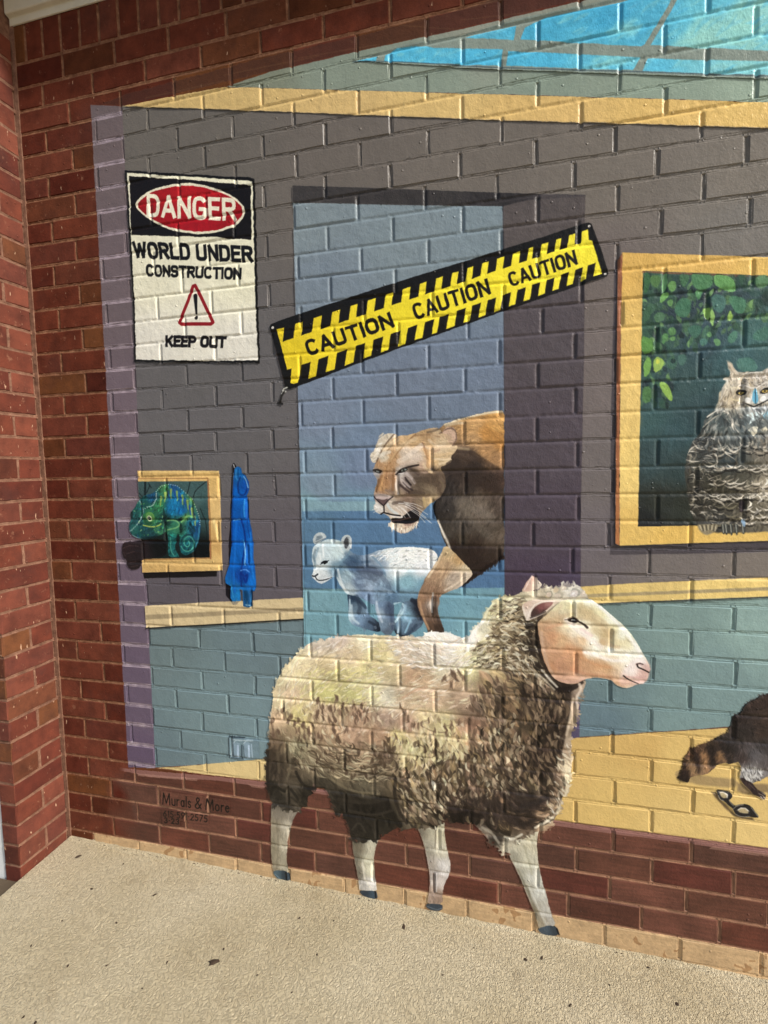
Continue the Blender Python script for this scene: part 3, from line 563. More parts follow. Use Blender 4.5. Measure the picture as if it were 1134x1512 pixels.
leaves = [([(90,130),(140,140),(150,200),(120,300),(85,310)], (58,104,62)),([(140,160),(200,150),(232,180),(225,230),(190,268),(150,235)], (84,126,70)),([(250,150),(285,130),(290,200),(270,290),(240,310)], (122,178,120)),([(290,230),(320,200),(355,205),(365,250),(345,290),(305,290)], (104,156,84)),
  ([(380,140),(475,150),(465,200),(425,258),(395,225)], (70,116,78)),([(485,140),(560,150),(665,150),(668,220),(640,265),(570,275),(520,270),(490,210)], (82,138,88)),([(675,150),(760,150),(835,175),(862,260),(850,295),(780,285),(700,250),(672,200)], (106,168,90)),
  ([(510,280),(590,275),(560,350),(540,362)], (84,144,90)),([(230,330),(260,290),(310,305),(290,340),(222,395)], (108,164,84)),([(285,370),(330,350),(335,400),(310,420),(285,395)], (98,146,84)),([(345,430),(370,370),(430,335),(485,370),(490,440),(450,505),(400,510),(350,480)], (66,116,86)),
  ([(655,330),(700,310),(770,330),(780,400),(740,470),(690,460),(655,400)], (74,118,108)),([(790,340),(850,325),(940,350),(945,420),(920,480),(860,470),(830,420)], (76,130,96)),([(575,435),(610,425),(650,425),(640,540),(600,510)], (138,184,86)),([(650,425),(688,480),(680,540),(668,590),(640,550)], (150,198,104)),
  ([(790,500),(800,460),(815,445),(838,500),(820,535),(792,530)], (150,192,84)),([(80,430),(140,400),(160,450),(130,530),(85,540)], (62,100,72)),([(175,490),(215,455),(270,480),(270,520),(220,550),(180,530)], (78,118,84)),([(290,600),(335,585),(368,620),(350,660),(300,655)], (92,142,84)),([(240,640),(300,640),(280,700),(245,740)], (86,138,80)),
  ([(300,680),(350,660),(355,700),(320,705)], (100,150,88)),([(450,600),(500,570),(580,580),(560,650),(520,690),(480,660)], (66,112,92)),([(612,650),(635,625),(662,650),(635,680)], (104,156,100)),([(665,700),(690,678),(735,700),(730,745),(690,750)], (108,164,104)),([(550,700),(590,680),(630,700),(610,745),(560,740)], (78,128,116)),
  ([(790,680),(820,630),(865,615),(878,660),(845,720),(800,725)], (82,134,110)),([(70,660),(120,680),(165,690),(165,800),(70,820)], (92,146,66)),([(85,900),(130,830),(155,880),(150,960),(95,1015),(92,950)], (118,170,78)),([(165,870),(200,830),(240,850),(262,880),(240,940),(170,980)], (156,190,84)),([(190,860),(215,850),(225,890),(195,900)], (196,206,78)),
  ([(75,1090),(150,1080),(160,1200),(80,1240)], (84,130,74)),([(218,1060),(245,1035),(300,1080),(325,1140),(332,1215),(290,1190),(235,1110)], (150,194,82)),([(1030,160),(1134,150),(1134,240),(1060,260),(1010,230)], (96,142,96)),([(1000,640),(1134,560),(1134,700),(1010,700)], (74,122,104)),([(850,860),(1000,830),(1060,960),(880,960)], (78,124,112)),([(360,830),(420,810),(460,850),(400,930)], (74,112,100))]
for pts, c in leaves:
    i_ = part(OP, 'leaf'); poly(LZ(pts), c, sm=1, rough=.6, pid=i_, soft=2.2 if c[0] < 90 else 1.3, op=.92, tex=.08)
    m_ = np.mean(LZ(pts), 0); q = LZ(pts); stroke([q[0], m_], 1.0, tuple(min(255, k * 1.15) for k in c), .35, clip=[i_])
# the owl
OWL = part(OP, 'owl'); EY2 = [part(OP, 'eye', OWL), part(OP, 'eye', OWL)]; TAL = part(OP, 'talon', OWL)
OZ2 = lambda p: Z(934, 580, 5.67, p)
poly([(1070,533),(1077,534),(1086,548),(1089,551),(1112,549),(1130,548),(1140,536),(1145,552),(1150,575),(1162,600),(1180,625),(1205,650),(1225,690),(1225,730),(1205,765),(1170,785),(1120,786),(1048,788),(1035,782),(1022,768),(1015,740),(1010,700),(1011,680),(1020,655),(1034,640),(1040,618),(1058,600),(1063,575),(1074,562),(1066,560),(1080,556)],
     [(1080,560,(176,168,150)),(1100,560,(160,152,140)),(1120,555,(186,178,166)),(1080,590,(190,176,150)),(1120,600,(200,204,204)),(1060,620,(74,84,84)),(1100,630,(90,100,102)),(1125,625,(110,116,114)),(1040,660,(70,72,70)),(1080,680,(66,74,76)),(1130,660,(130,122,110)),(1100,700,(84,82,72)),(1060,720,(64,62,52)),(1030,740,(58,56,50)),(1090,740,(72,68,58)),(1130,720,(160,150,130)),(1120,760,(110,104,90)),(1060,775,(66,66,64)),(1180,700,(70,68,60))],
     sm=1, rough=1.2, pid=OWL, tex=.08, soft=2.5)
WB = [(206,198,182),(224,216,200),(180,170,152),(236,230,216)]
DB = [(34,32,30),(46,42,38),(26,26,26)]
def oarc(pts, w, c, o=.85): stroke(pts, w, c, o, sm=1, taper=True, clip=[OWL], soft=1.3)
for k in range(11):                                                    # barred breast
    y = 662 + k * 11
    for j in range(9):
        x = 1052 + j * 15 + (k % 2) * 7 + rnd.uniform(-6, 6); y += rnd.uniform(-4, 4); oarc([(x - rnd.uniform(2, 9), y + rnd.uniform(-5, 5)), (x + 2, y + rnd.uniform(-6, 3)), (x + rnd.uniform(5, 12), y + rnd.uniform(-7, 4))], rnd.uniform(1, 3), [(92,88,78),(150,142,124),(70,68,62),(206,196,176)][rnd.randrange(4)], .6)
        if x > 1215 or (k > 7 and x < 1062): continue
        oarc([(x - 11, y + rnd.uniform(-2, 2) - 1), (x - 4, y + 3 + rnd.uniform(0, 2)), (x + 4, y + 3), (x + 11, y - 2 + rnd.uniform(-2, 2))], rnd.uniform(1.6, 3), WB[rnd.randrange(3)] if k < 8 or x > 1095 else (122,116,96), .8)
        oarc([(x - 10, y + 5), (x, y + 8), (x + 9, y + 4)], rnd.uniform(1.5, 2.6), DB[rnd.randrange(3)], .75)
for k in range(130):                                                    # wing speckle
    x, y = rnd.uniform(1012, 1050), rnd.uniform(648, 765); oarc([(x, y), (x + rnd.uniform(4, 9), y + rnd.uniform(-5, 1)), (x + rnd.uniform(9, 14), y + rnd.uniform(-2, 5))], rnd.uniform(.8, 2.6), WB[rnd.randrange(3)] if rnd.random() < .45 else DB[rnd.randrange(3)], .6)
for l, w, c in [([(500,420),(540,470),(600,480)], 2, WB[0]),([(440,540),(480,470),(540,440)], 2, WB[0]),([(430,560),(500,580),(560,575)], 2, WB[0]),([(600,640),(580,720)], 1.6, WB[2]),([(640,520),(690,510),(705,560),(700,630)], 1.8, WB[0]),([(710,400),(760,500),(850,560)], 2, WB[0]),([(780,440),(830,500),(880,510)], 2.2, WB[0]),([(575,240),(640,190),(720,140)], 2, WB[1]),([(590,290),(650,230),(730,180)], 2, WB[2]),([(600,340),(700,300),(790,280)], 1.5, (110,120,116)),
                ([(700,150),(760,150),(820,190),(840,290),(900,350)], 2.8, WB[1]),([(800,120),(880,90),(960,110),(1015,140)], 3, (232,226,212)),([(1015,140),(1070,110),(1134,80)], 3, (232,226,212)),([(830,200),(820,270),(860,340)], 2.2, WB[1])]:
    oarc(OZ2(l), w, c, .9)
for p, c in [([(945,190),(985,170),(1040,165),(1090,170),(1050,220),(1010,240),(970,268),(985,215)], (206,222,222)),([(960,310),(1010,285),(1045,290),(1035,340),(1010,380),(990,345)], (224,218,196)),([(1090,190),(1134,140),(1134,230),(1100,215)], (150,196,214)),([(870,170),(920,170),(925,230),(885,220)], (150,146,136)),([(1060,310),(1110,280),(1130,310),(1090,340)], (206,200,176))]: poly(OZ2(p), c, rough=.8, clip=[OWL])
stroke(OZ2([(1015,380),(1000,440),(990,510)]), [3,1.4], (216,206,180), .95)
for x, y, w, c in [(1105,745,3,WB[3]),(1120,738,3.4,WB[3]),(1124,725,3,WB[1]),(1115,755,3.2,WB[3]),(1108,765,2.6,WB[1]),(1130,712,3.4,WB[3])]: oarc([(x, y - 5), (x + 4, y), (x - 3, y + 6)], w, c, .9)
OWF = [(1070,580,-100),(1095,620,-60),(1120,580,-80),(1050,620,-120),(1100,700,-90)]
marks([OWL], 240, 13, 2.6, OWF, region=[(1060,540),(1134,545),(1134,600),(1060,605)], cols=[(206,196,176),(150,138,120),(120,110,98),(226,218,202),(176,160,130)], op=.6, bend=.3)
marks([OWL], 300, 15, 3.4, OWF, region=[(1040,605),(1160,600),(1160,665),(1030,665)], cols=[(62,68,70),(90,98,98),(128,132,128),(44,46,48),(176,172,160)], op=.55, bend=.3)
marks([OWL], 260, 14, 3, OWF, region=[(1010,660),(1160,660),(1160,790),(1010,790)], cols=[(60,56,50),(96,90,78),(40,38,36),(150,142,124)], op=.45, bend=.4)
# face
for l, w, c in [([(780,880),(810,900),(850,960),(870,1000)], 3.2, (200,186,164)),([(790,905),(850,985)], 1.4, (120,110,98)),([(770,1040),(750,1110),(735,1200)], 2.4, (170,166,156)),([(790,1060),(860,1050)], 2.4, (196,186,160)),([(880,1000),(960,970),(1120,965)], 2.6, (206,200,188)),([(870,1110),(900,1060),(1010,1110),(1090,1060),(1134,1040)], 2.4, (212,206,196)),
                ([(800,1100),(860,1090),(940,1110)], 2.2, (206,196,170)),([(800,1180),(860,1200),(920,1210)], 2.2, (200,186,150))]: oarc(LZ(l), w, c, .9)
for k in range(70):
    x, y = rnd.uniform(890, 1120), rnd.uniform(975, 1075); p = LZ([(x, y)])[0]; oarc([p, (p[0] + rnd.uniform(2, 5), p[1] + rnd.uniform(-2, 2))], rnd.uniform(.8, 1.5), DB[rnd.randrange(3)] if rnd.random() < .6 else WB[rnd.randrange(4)], .75)
for q in ([(855,1130),(890,1105),(950,1120),(945,1150),(910,1160),(870,1155)], [(1050,1140),(1090,1100),(1134,1090),(1134,1130),(1090,1150)]):
    EY = EY2[0 if q[0][0] < 1000 else 1]; poly(LZ(q), (30,28,28), sm=1, rough=.3, pid=EY)
    m_ = np.mean(LZ(q), 0); poly([(m_[0] - 5, m_[1]), (m_[0], m_[1] - 1.5), (m_[0] + 5.5, m_[1] - 1), (m_[0] + 2, m_[1] + 2.8), (m_[0] - 3, m_[1] + 2.4)], (206,176,84), sm=1, rough=.2, pid=EY); stroke([(m_[0] - .5, m_[1] + .4), (m_[0] + .5, m_[1] + .4)], 2.2, (24,22,20), pid=EY)
poly(LZ([(1000,1130),(1020,1090),(1042,1150),(1050,1200),(1022,1240),(990,1200)]), (106,172,200), sm=1, clip=[OWL]); stroke(LZ([(1020,1100),(1022,1230)]), 1.2, (40,60,76), .8)
poly(LZ([(940,1170),(985,1180),(980,1225),(930,1210)]), (226,226,220), sm=1, clip=[OWL]); poly(LZ([(1060,1170),(1110,1160),(1110,1210),(1055,1215)]), (226,226,220), sm=1, clip=[OWL])
stroke(OZ2([(940,95),(1015,120),(1134,60)]), 2, (36,34,34), .8)
# tail tuft and talons over the frame
poly(OZ2([(540,1100),(720,1105),(700,1150),(660,1185),(610,1200),(570,1175),(545,1140)]), (132,122,98), sm=1, pid=OWL, soft=2.5, rough=1); 
for k in range(9): stroke(OZ2([(560 + k * 17, 1112), (575 + k * 14, 1150 + 8 * math.sin(k))]), 1.7, (70,66,60) if k % 2 else (170,162,140), .8)
for x in (735,760,800,845,900): poly(OZ2([(x,1095),(x + 34,1100),(x + 38,1150),(x + 24,1212 - abs(x - 820) * .2),(x + 8,1160)]), (64,66,62), sm=1, pid=TAL, rough=.3); stroke(OZ2([(x + 14,1105),(x + 22,1170)]), 1.2, (196,196,180), .8)
poly(OZ2([(885,900),(940,900),(938,990),(890,1000)]), (36,30,40), op=.7, sm=1); poly(OZ2([(900,1060),(945,1070),(935,1130),(915,1110)]), (130,160,186), sm=1, pid=TAL)

# ------------------------------------------------------------------ lion cub
CUB = new_thing('painted_lion_cub', 'pale blue-white lion cub trotting beside the lioness in the painted doorway', 'lion cub')
cbd = part(CUB, 'body'); ce = [part(CUB, 'ear'), part(CUB, 'ear')]; cl = [part(CUB, 'leg') for _ in range(3)]; cey = part(CUB, 'eye')
KZ = lambda p: Z(450, 770, 3.78, p)
CO = [(470,830,(196,206,208)),(480,820,(190,204,208)),(465,845,(206,212,212)),(476,855,(196,202,204)),(497,815,(190,206,208)),(500,840,(120,146,162)),(520,835,(84,104,128)),(512,850,(150,170,180)),(530,860,(110,126,146)),(560,830,(150,166,182)),(580,820,(214,222,222)),(600,815,(230,232,226)),(630,818,(232,232,226)),(590,840,(216,222,222)),(625,838,(214,218,220)),
      (545,850,(110,124,142)),(545,865,(150,166,184)),(560,875,(124,146,166)),(600,860,(136,172,184)),(630,865,(124,160,176)),(600,880,(112,140,158)),(580,885,(100,124,146)),(515,870,(170,184,190)),(540,880,(120,140,164)),(620,885,(110,140,160))]
# legs first, then body over them
for j, (pts, cps) in enumerate([
  ([(235,395),(300,420),(345,465),(350,520),(410,555),(425,590),(420,620),(350,605),(270,580),(240,545),(245,470)], [(518,880,(60,78,96)),(522,900,(110,130,146)),(516,910,(176,196,206)),(530,915,(120,144,168)),(545,925,(90,108,128)),(560,930,(50,56,66))]),
  ([(385,440),(440,425),(495,440),(500,520),(498,630),(430,630),(412,560),(395,500)], [(560,890,(120,142,166)),(558,905,(160,178,194)),(565,925,(120,140,158)),(575,900,(84,98,118)),(570,932,(100,112,126))]),
  ([(548,440),(640,420),(668,560),(640,600),(560,645),(505,638),(495,560),(530,500)], [(590,890,(100,120,140)),(600,910,(136,172,192)),(590,925,(108,132,152)),(620,900,(52,56,66)),(612,925,(96,112,130)),(580,935,(40,44,52)),(585,900,(180,204,214))])]):
    poly(KZ(pts), cps, sm=1, rough=.6, pid=cl[j], tex=.06)
poly(KZ([(45,150),(60,130),(95,110),(150,95),(200,110),(240,130),(258,170),(280,185),(320,190),(360,182),(400,165),(480,148),(560,142),(640,145),(700,155),(735,175),(745,210),(700,300),(650,380),(640,430),(560,445),(500,465),(490,470),(470,440),(400,450),(385,470),(345,445),(300,420),(230,405),(205,370),(180,320),(165,305),(130,330),(100,350),(70,340),(40,310),(38,300),(52,265),(40,210)]), CO, sm=1, rough=.7, pid=cbd, tex=.05, field=4)
for j, pts in enumerate([[(48,130),(45,90),(70,62),(105,62),(125,90),(100,105),(70,125)], [(200,110),(215,80),(245,72),(262,95),(258,150),(240,168),(215,140)]]): poly(KZ(pts), (186,196,198), sm=1, pid=ce[j], rough=.4)
poly(KZ([(58,115),(62,85),(90,75),(105,90),(80,105)]), (120,136,146), sm=1, clip=[ce[0]]); poly(KZ([(215,120),(228,88),(245,84),(248,130),(228,160)]), (44,46,52), sm=1, clip=[ce[1]], op=.85); stroke(KZ([(258,95),(258,150)]), 1.6, (226,230,228)); stroke(KZ([(60,120),(90,105),(115,95)]), 1.2, (80,96,110), .7)
marks([cbd], 220, 16, 4, [(560,830,-60),(500,840,-40),(560,880,80)], amp=.22, op=.35, soft=2.5, region=KZ([(180,190),(360,190),(500,380),(480,440),(240,420)]))
marks([cbd] + ce + cl, 1500, 11, 2.2, [(470,850,60),(500,830,-20),(520,850,-60),(600,820,10),(600,870,20),(560,910,80),(540,860,-50)], amp=.07, op=.4)
marks([cbd], 260, 10, 1.8, [(560,820,30),(640,820,5)], region=KZ([(370,190),(500,150),(740,160),(740,230),(600,270),(480,250)]), cols=[(238,238,232),(226,230,228),(206,214,218)], op=.8)
for l, w, c, o in [([(95,232),(110,222),(130,224),(110,236)], 2.2, (26,28,34), .95),([(88,240),(135,218)], 1.1, (40,46,56), .8),([(38,302),(55,308),(72,295)], 2.2, (46,50,58), .9),([(60,310),(72,330),(110,328),(150,312)], 1.5, (40,44,50), .9),([(45,190),(60,230),(55,260)], 3.5, (120,146,160), .6),([(100,130),(105,200)], 3, (226,232,232), .7),([(75,150),(60,200)], 3, (140,164,178), .7),
                ([(165,300),(200,250),(250,200),(300,200)], 5, (90,114,136), .5),([(180,320),(220,380),(240,400)], 4, (206,216,216), .6),([(290,290),(320,280),(400,275),(450,330),(470,370)], 7, (84,96,114), .3),([(300,340),(350,330),(430,380),(480,395)], 6, (150,170,190), .5),([(380,200),(430,250),(450,300)], 3, (120,150,170), .5),
                ([(500,460),(545,455),(560,490),(530,530),(505,560)], 3, (190,216,224), .7),([(590,550),(560,620)], 2.6, (150,190,212), .8),([(545,640),(600,640),(650,600)], 3, (36,40,48), .8),([(250,540),(252,470),(250,420)], 2.4, (180,200,210), .8),([(110,320),(150,310)], .9, (226,230,230), .8),([(120,315),(160,318)], .8, (226,230,230), .8)]:
    stroke(KZ(l), w, c, o, sm=1, clip=[cbd] + cl)
for l, w, c, o in [([(230,180),(260,220),(330,260),(400,250),(440,290)], 5, (84,104,126), .45),([(255,200),(300,230),(360,225)], 4, (70,92,116), .5),([(300,265),(340,262),(380,270),(420,290)], 9, (76,84,102), .4),([(200,230),(240,190),(255,165)], 3.4, (110,140,160), .6),([(185,270),(200,330),(225,385)], 3, (214,220,220), .7),([(60,160),(50,190),(55,220)], 3, (110,128,140), .7),([(150,110),(190,130),(210,170)], 3, (216,224,224), .6),([(80,180),(90,210)], 4, (222,228,228), .6),([(240,420),(300,440),(340,480)], 5, (60,74,92), .7),([(290,420),(310,480),(300,510)], 6, (64,76,92), .6),([(260,470),(262,540),(300,570)], 3.4, (190,206,214), .7),([(360,560),(410,590),(415,610)], 4, (50,58,70), .7),([(400,450),(405,500),(430,560)], 3.4, (196,206,216), .6),([(470,460),(480,520),(490,600)], 4, (80,92,112), .7),([(600,440),(640,470),(650,540)], 7, (44,48,58), .7),([(520,520),(530,570),(520,620)], 3, (190,210,222), .8),([(560,470),(555,540),(590,560)], 4, (150,180,200), .7),([(620,580),(590,620),(560,640)], 5, (60,74,90), .6)]:
    stroke(KZ(l), w, c, o, sm=1, clip=[cbd] + cl, soft=3)
stroke(KZ([(108,230),(114,230)]), 2.6, (24,26,30), pid=cey)

# ------------------------------------------------------------------ lioness
LI = new_thing('painted_lioness', 'lioness with an open mouth stepping out of the painted doorway above the sheep', 'lion')
lb = part(LI, 'body'); lh = part(LI, 'head'); le = [part(LI, 'ear'), part(LI, 'ear')]; ll = part(LI, 'leg'); ly = [part(LI, 'eye', lh), part(LI, 'eye', lh)]; lno = part(LI, 'nose', lh); lmo = part(LI, 'mouth', lh)
NZ = lambda p: Z(540, 600, 5.155, p)
LB = [(700,625,(196,146,84)),(735,625,(206,148,72)),(720,640,(192,130,56)),(740,650,(190,128,56)),(700,650,(186,140,86)),(720,665,(176,128,76)),(735,680,(170,124,76)),(690,670,(96,76,60)),(670,690,(64,52,44)),(700,690,(60,48,40)),(725,710,(66,50,40)),(740,705,(84,62,50)),(660,720,(62,54,50)),(690,720,(70,58,50)),(660,745,(60,54,50)),(690,745,(104,92,78)),(710,755,(112,98,84)),(740,745,(84,70,60)),
      (650,760,(52,46,42)),(680,775,(76,68,60)),(720,780,(90,78,66)),(740,790,(96,82,68)),(660,790,(70,62,54)),(680,800,(70,60,48)),(700,810,(58,44,36)),(730,815,(80,66,54)),(700,835,(50,38,32)),(670,805,(56,42,34)),(720,840,(54,40,34)),(740,830,(70,54,46))]
poly(NZ([(560,170),(600,135),(700,100),(800,75),(900,50),(960,38),(1035,35),(1052,70),(1052,560),(1053,1134),(1056,1160)]) + KZ([(1106,205),(1075,225),(1050,240),(1015,270),(985,295),(950,312),(925,335),(900,350),(880,330),(870,280),(800,200),(785,130),(770,90),(740,10)]) + NZ([(600,1020),(570,940),(540,870),(515,800),(510,760),(540,700),(560,600),(500,400)]), LB, rough=.8, pid=lb, tex=.07, field=4)
marks([lb], 500, 16, 5, [(720,760,-120)], amp=.25, op=.35, region=NZ([(560,560),(1050,560),(1050,1134),(640,1134)]), soft=2.5)
marks([lb], 2200, 12, 2.0, [(720,640,150),(690,660,-150),(740,690,-120),(700,730,-110),(660,760,-100),(720,800,-130),(680,790,-70)], amp=.16, op=.55)
for l, w, c, o in [([(600,138),(700,103),(800,79),(900,54),(1035,40)], 3.4, (222,206,170), .9),([(610,150),(680,130),(740,130)], 4, (196,180,150), .6),([(690,730),(780,740),(850,800),(950,850)], 13, (122,112,100), .30),([(740,780),(830,900),(950,1000)], 10, (112,102,88), .3),([(700,340),(800,350),(900,420),(1000,480)], 7, (64,50,42), .5),([(620,300),(700,320),(780,330)], 4, (190,164,120), .6),
                ([(545,870),(580,950),(625,1040),(650,1120)], 3.4, (222,208,184), .85),([(560,900),(600,1000)], 2, (240,232,216), .7),([(530,720),(515,790),(540,860)], 3, (24,20,18), .8),([(640,540),(610,640),(560,710)], 5, (40,34,30), .6),([(760,560),(900,600),(1000,640)], 10, (54,38,30), .35)]:
    stroke(NZ(l), w, c, o, sm=1, clip=[lb], soft=3)
poly(NZ([(540,430),(640,400),(700,345),(790,345),(900,430),(1000,490),(1045,560),(1050,680),(930,640),(820,610),(740,600),(640,560),(610,500)]), (58,46,40), op=.45, soft=16, clip=[lb], sm=1)
for k in range(60):
    t_ = rnd.random(); q_ = KZ([(1105 - 225 * t_, 205 + 145 * t_)])[0]; stroke([(q_[0], q_[1] - 3), (q_[0] + rnd.uniform(-3, 1), q_[1] + rnd.uniform(1, 6))], [2.6,.8], (40,28,24), .9, pid=lb)
poly(NZ([(640,1040),(750,1040),(900,1070),(1050,1090),(1050,1200),(800,1150),(660,1120)]), (46,34,28), op=.55, soft=10, clip=[lb], sm=1)
# foreleg
poly(KZ([(780,130),(830,165),(880,225),(930,270),(935,300),(900,340),(860,370),(800,392),(752,418),(752,450),(742,480),(746,530),(765,570),(782,612),(760,640),(700,650),(688,620),(670,570),(642,515),(625,450),(638,390),(680,300),(722,250),(758,180)]),
     [(665,810,(200,170,120)),(680,825,(190,150,96)),(690,840,(212,190,150)),(655,840,(190,154,112)),(640,850,(170,134,100)),(670,855,(180,160,138)),(690,850,(206,186,158)),(630,870,(146,112,84)),(640,880,(140,104,76)),(622,885,(156,116,84)),(625,900,(134,104,82)),(640,900,(96,74,60)),(635,915,(104,78,60)),(645,930,(72,54,44)),(637,895,(180,166,152)),(640,940,(80,60,48))], sm=1, rough=.7, pid=ll, tex=.06, field=4)
marks([ll], 500, 13, 2.2, [(670,830,-120),(640,870,-110),(690,850,-150),(635,920,-75)], amp=.15, op=.6)
for l, w, c, o in [([(760,185),(725,255),(690,310)], 3.2, (222,196,156), .8),([(800,230),(780,300),(740,350)], 3, (150,118,88), .6),([(715,400),(705,470),(710,520)], 2.4, (206,200,192), .9),([(730,420),(728,500),(745,560)], 3, (70,54,46), .8),([(640,450),(655,520),(690,600)], 3.4, (196,148,104), .7),([(900,290),(860,340),(780,385)], 3, (220,200,172), .7),([(660,620),(700,640)], 2, (60,46,38), .7),([(700,560),(720,620)], 3.6, (110,80,60), .6)]:
    stroke(KZ(l), w, c, o, sm=1, clip=[ll], soft=2.4)
# ears
poly(NZ([(45,425),(30,375),(72,330),(80,280),(110,232),(160,207),(215,208),(252,232),(200,250),(150,300),(110,370),(80,430)]), (206,190,164), sm=1, rough=1.2, pid=le[0], tex=.08)
poly(NZ([(560,235),(590,180),(640,150),(680,170),(695,220),(690,270),(660,310),(600,300),(560,300)]), (186,152,122), sm=1, rough=1, pid=le[1], tex=.08)
HD = [(570,655,(206,172,126)),(590,650,(202,162,112)),(610,650,(204,164,112)),(630,645,(176,138,92)),(650,638,(190,160,120)),(565,675,(206,190,162)),(560,685,(180,134,88)),(580,675,(192,146,96)),(600,670,(212,190,164)),(615,675,(206,186,164)),(625,690,(196,160,130)),(635,660,(206,166,116)),(650,660,(210,182,140)),(640,680,(220,178,120)),(655,680,(190,160,116)),
      (566,710,(176,124,76)),(575,690,(182,134,84)),(562,720,(176,126,76)),(580,705,(160,116,78)),(553,700,(150,148,148)),(556,735,(180,150,130)),(565,738,(150,124,104)),(590,730,(150,126,100)),(575,745,(196,180,160)),(590,700,(196,186,176)),(595,715,(130,112,102)),(600,705,(150,134,124)),(612,700,(110,92,78)),(625,710,(104,86,68)),(640,700,(90,72,56)),(650,710,(104,84,66)),(655,720,(96,78,62)),(615,725,(110,92,74)),(635,730,(150,128,98)),
      (600,735,(130,104,84)),(620,745,(140,118,92)),(635,740,(190,160,110)),(595,750,(200,180,160)),(610,750,(120,96,82)),(585,770,(214,196,170)),(600,785,(210,180,152)),(558,750,(206,200,190))]
poly(NZ([(72,450),(100,380),(130,310),(200,250),(250,228),(330,220),(380,205),(470,170),(560,165),(600,230),(650,300),(700,300),(690,340),(640,390),(660,420),(600,450),(560,470),(600,520),(610,580),(600,650),(560,700),(530,720),(490,742),(440,790),(405,850),(398,890),(350,945),(280,972),(215,945),(170,905),(190,880),(180,845),(140,815),(110,825),(68,800),(58,760),(82,738),(60,690),(68,640),(92,570),(66,530),(50,490)]), HD, sm=1, rough=.9, pid=lh, tex=.06, field=4.5)
marks([lh] + le, 1700, 10, 1.9, [(560,700,-100),(580,680,120),(600,660,140),(640,650,160),(620,690,-30),(650,700,-100),(600,720,-20),(590,740,-10),(600,780,-100),(640,670,175),(560,650,110)], amp=.13, op=.6)
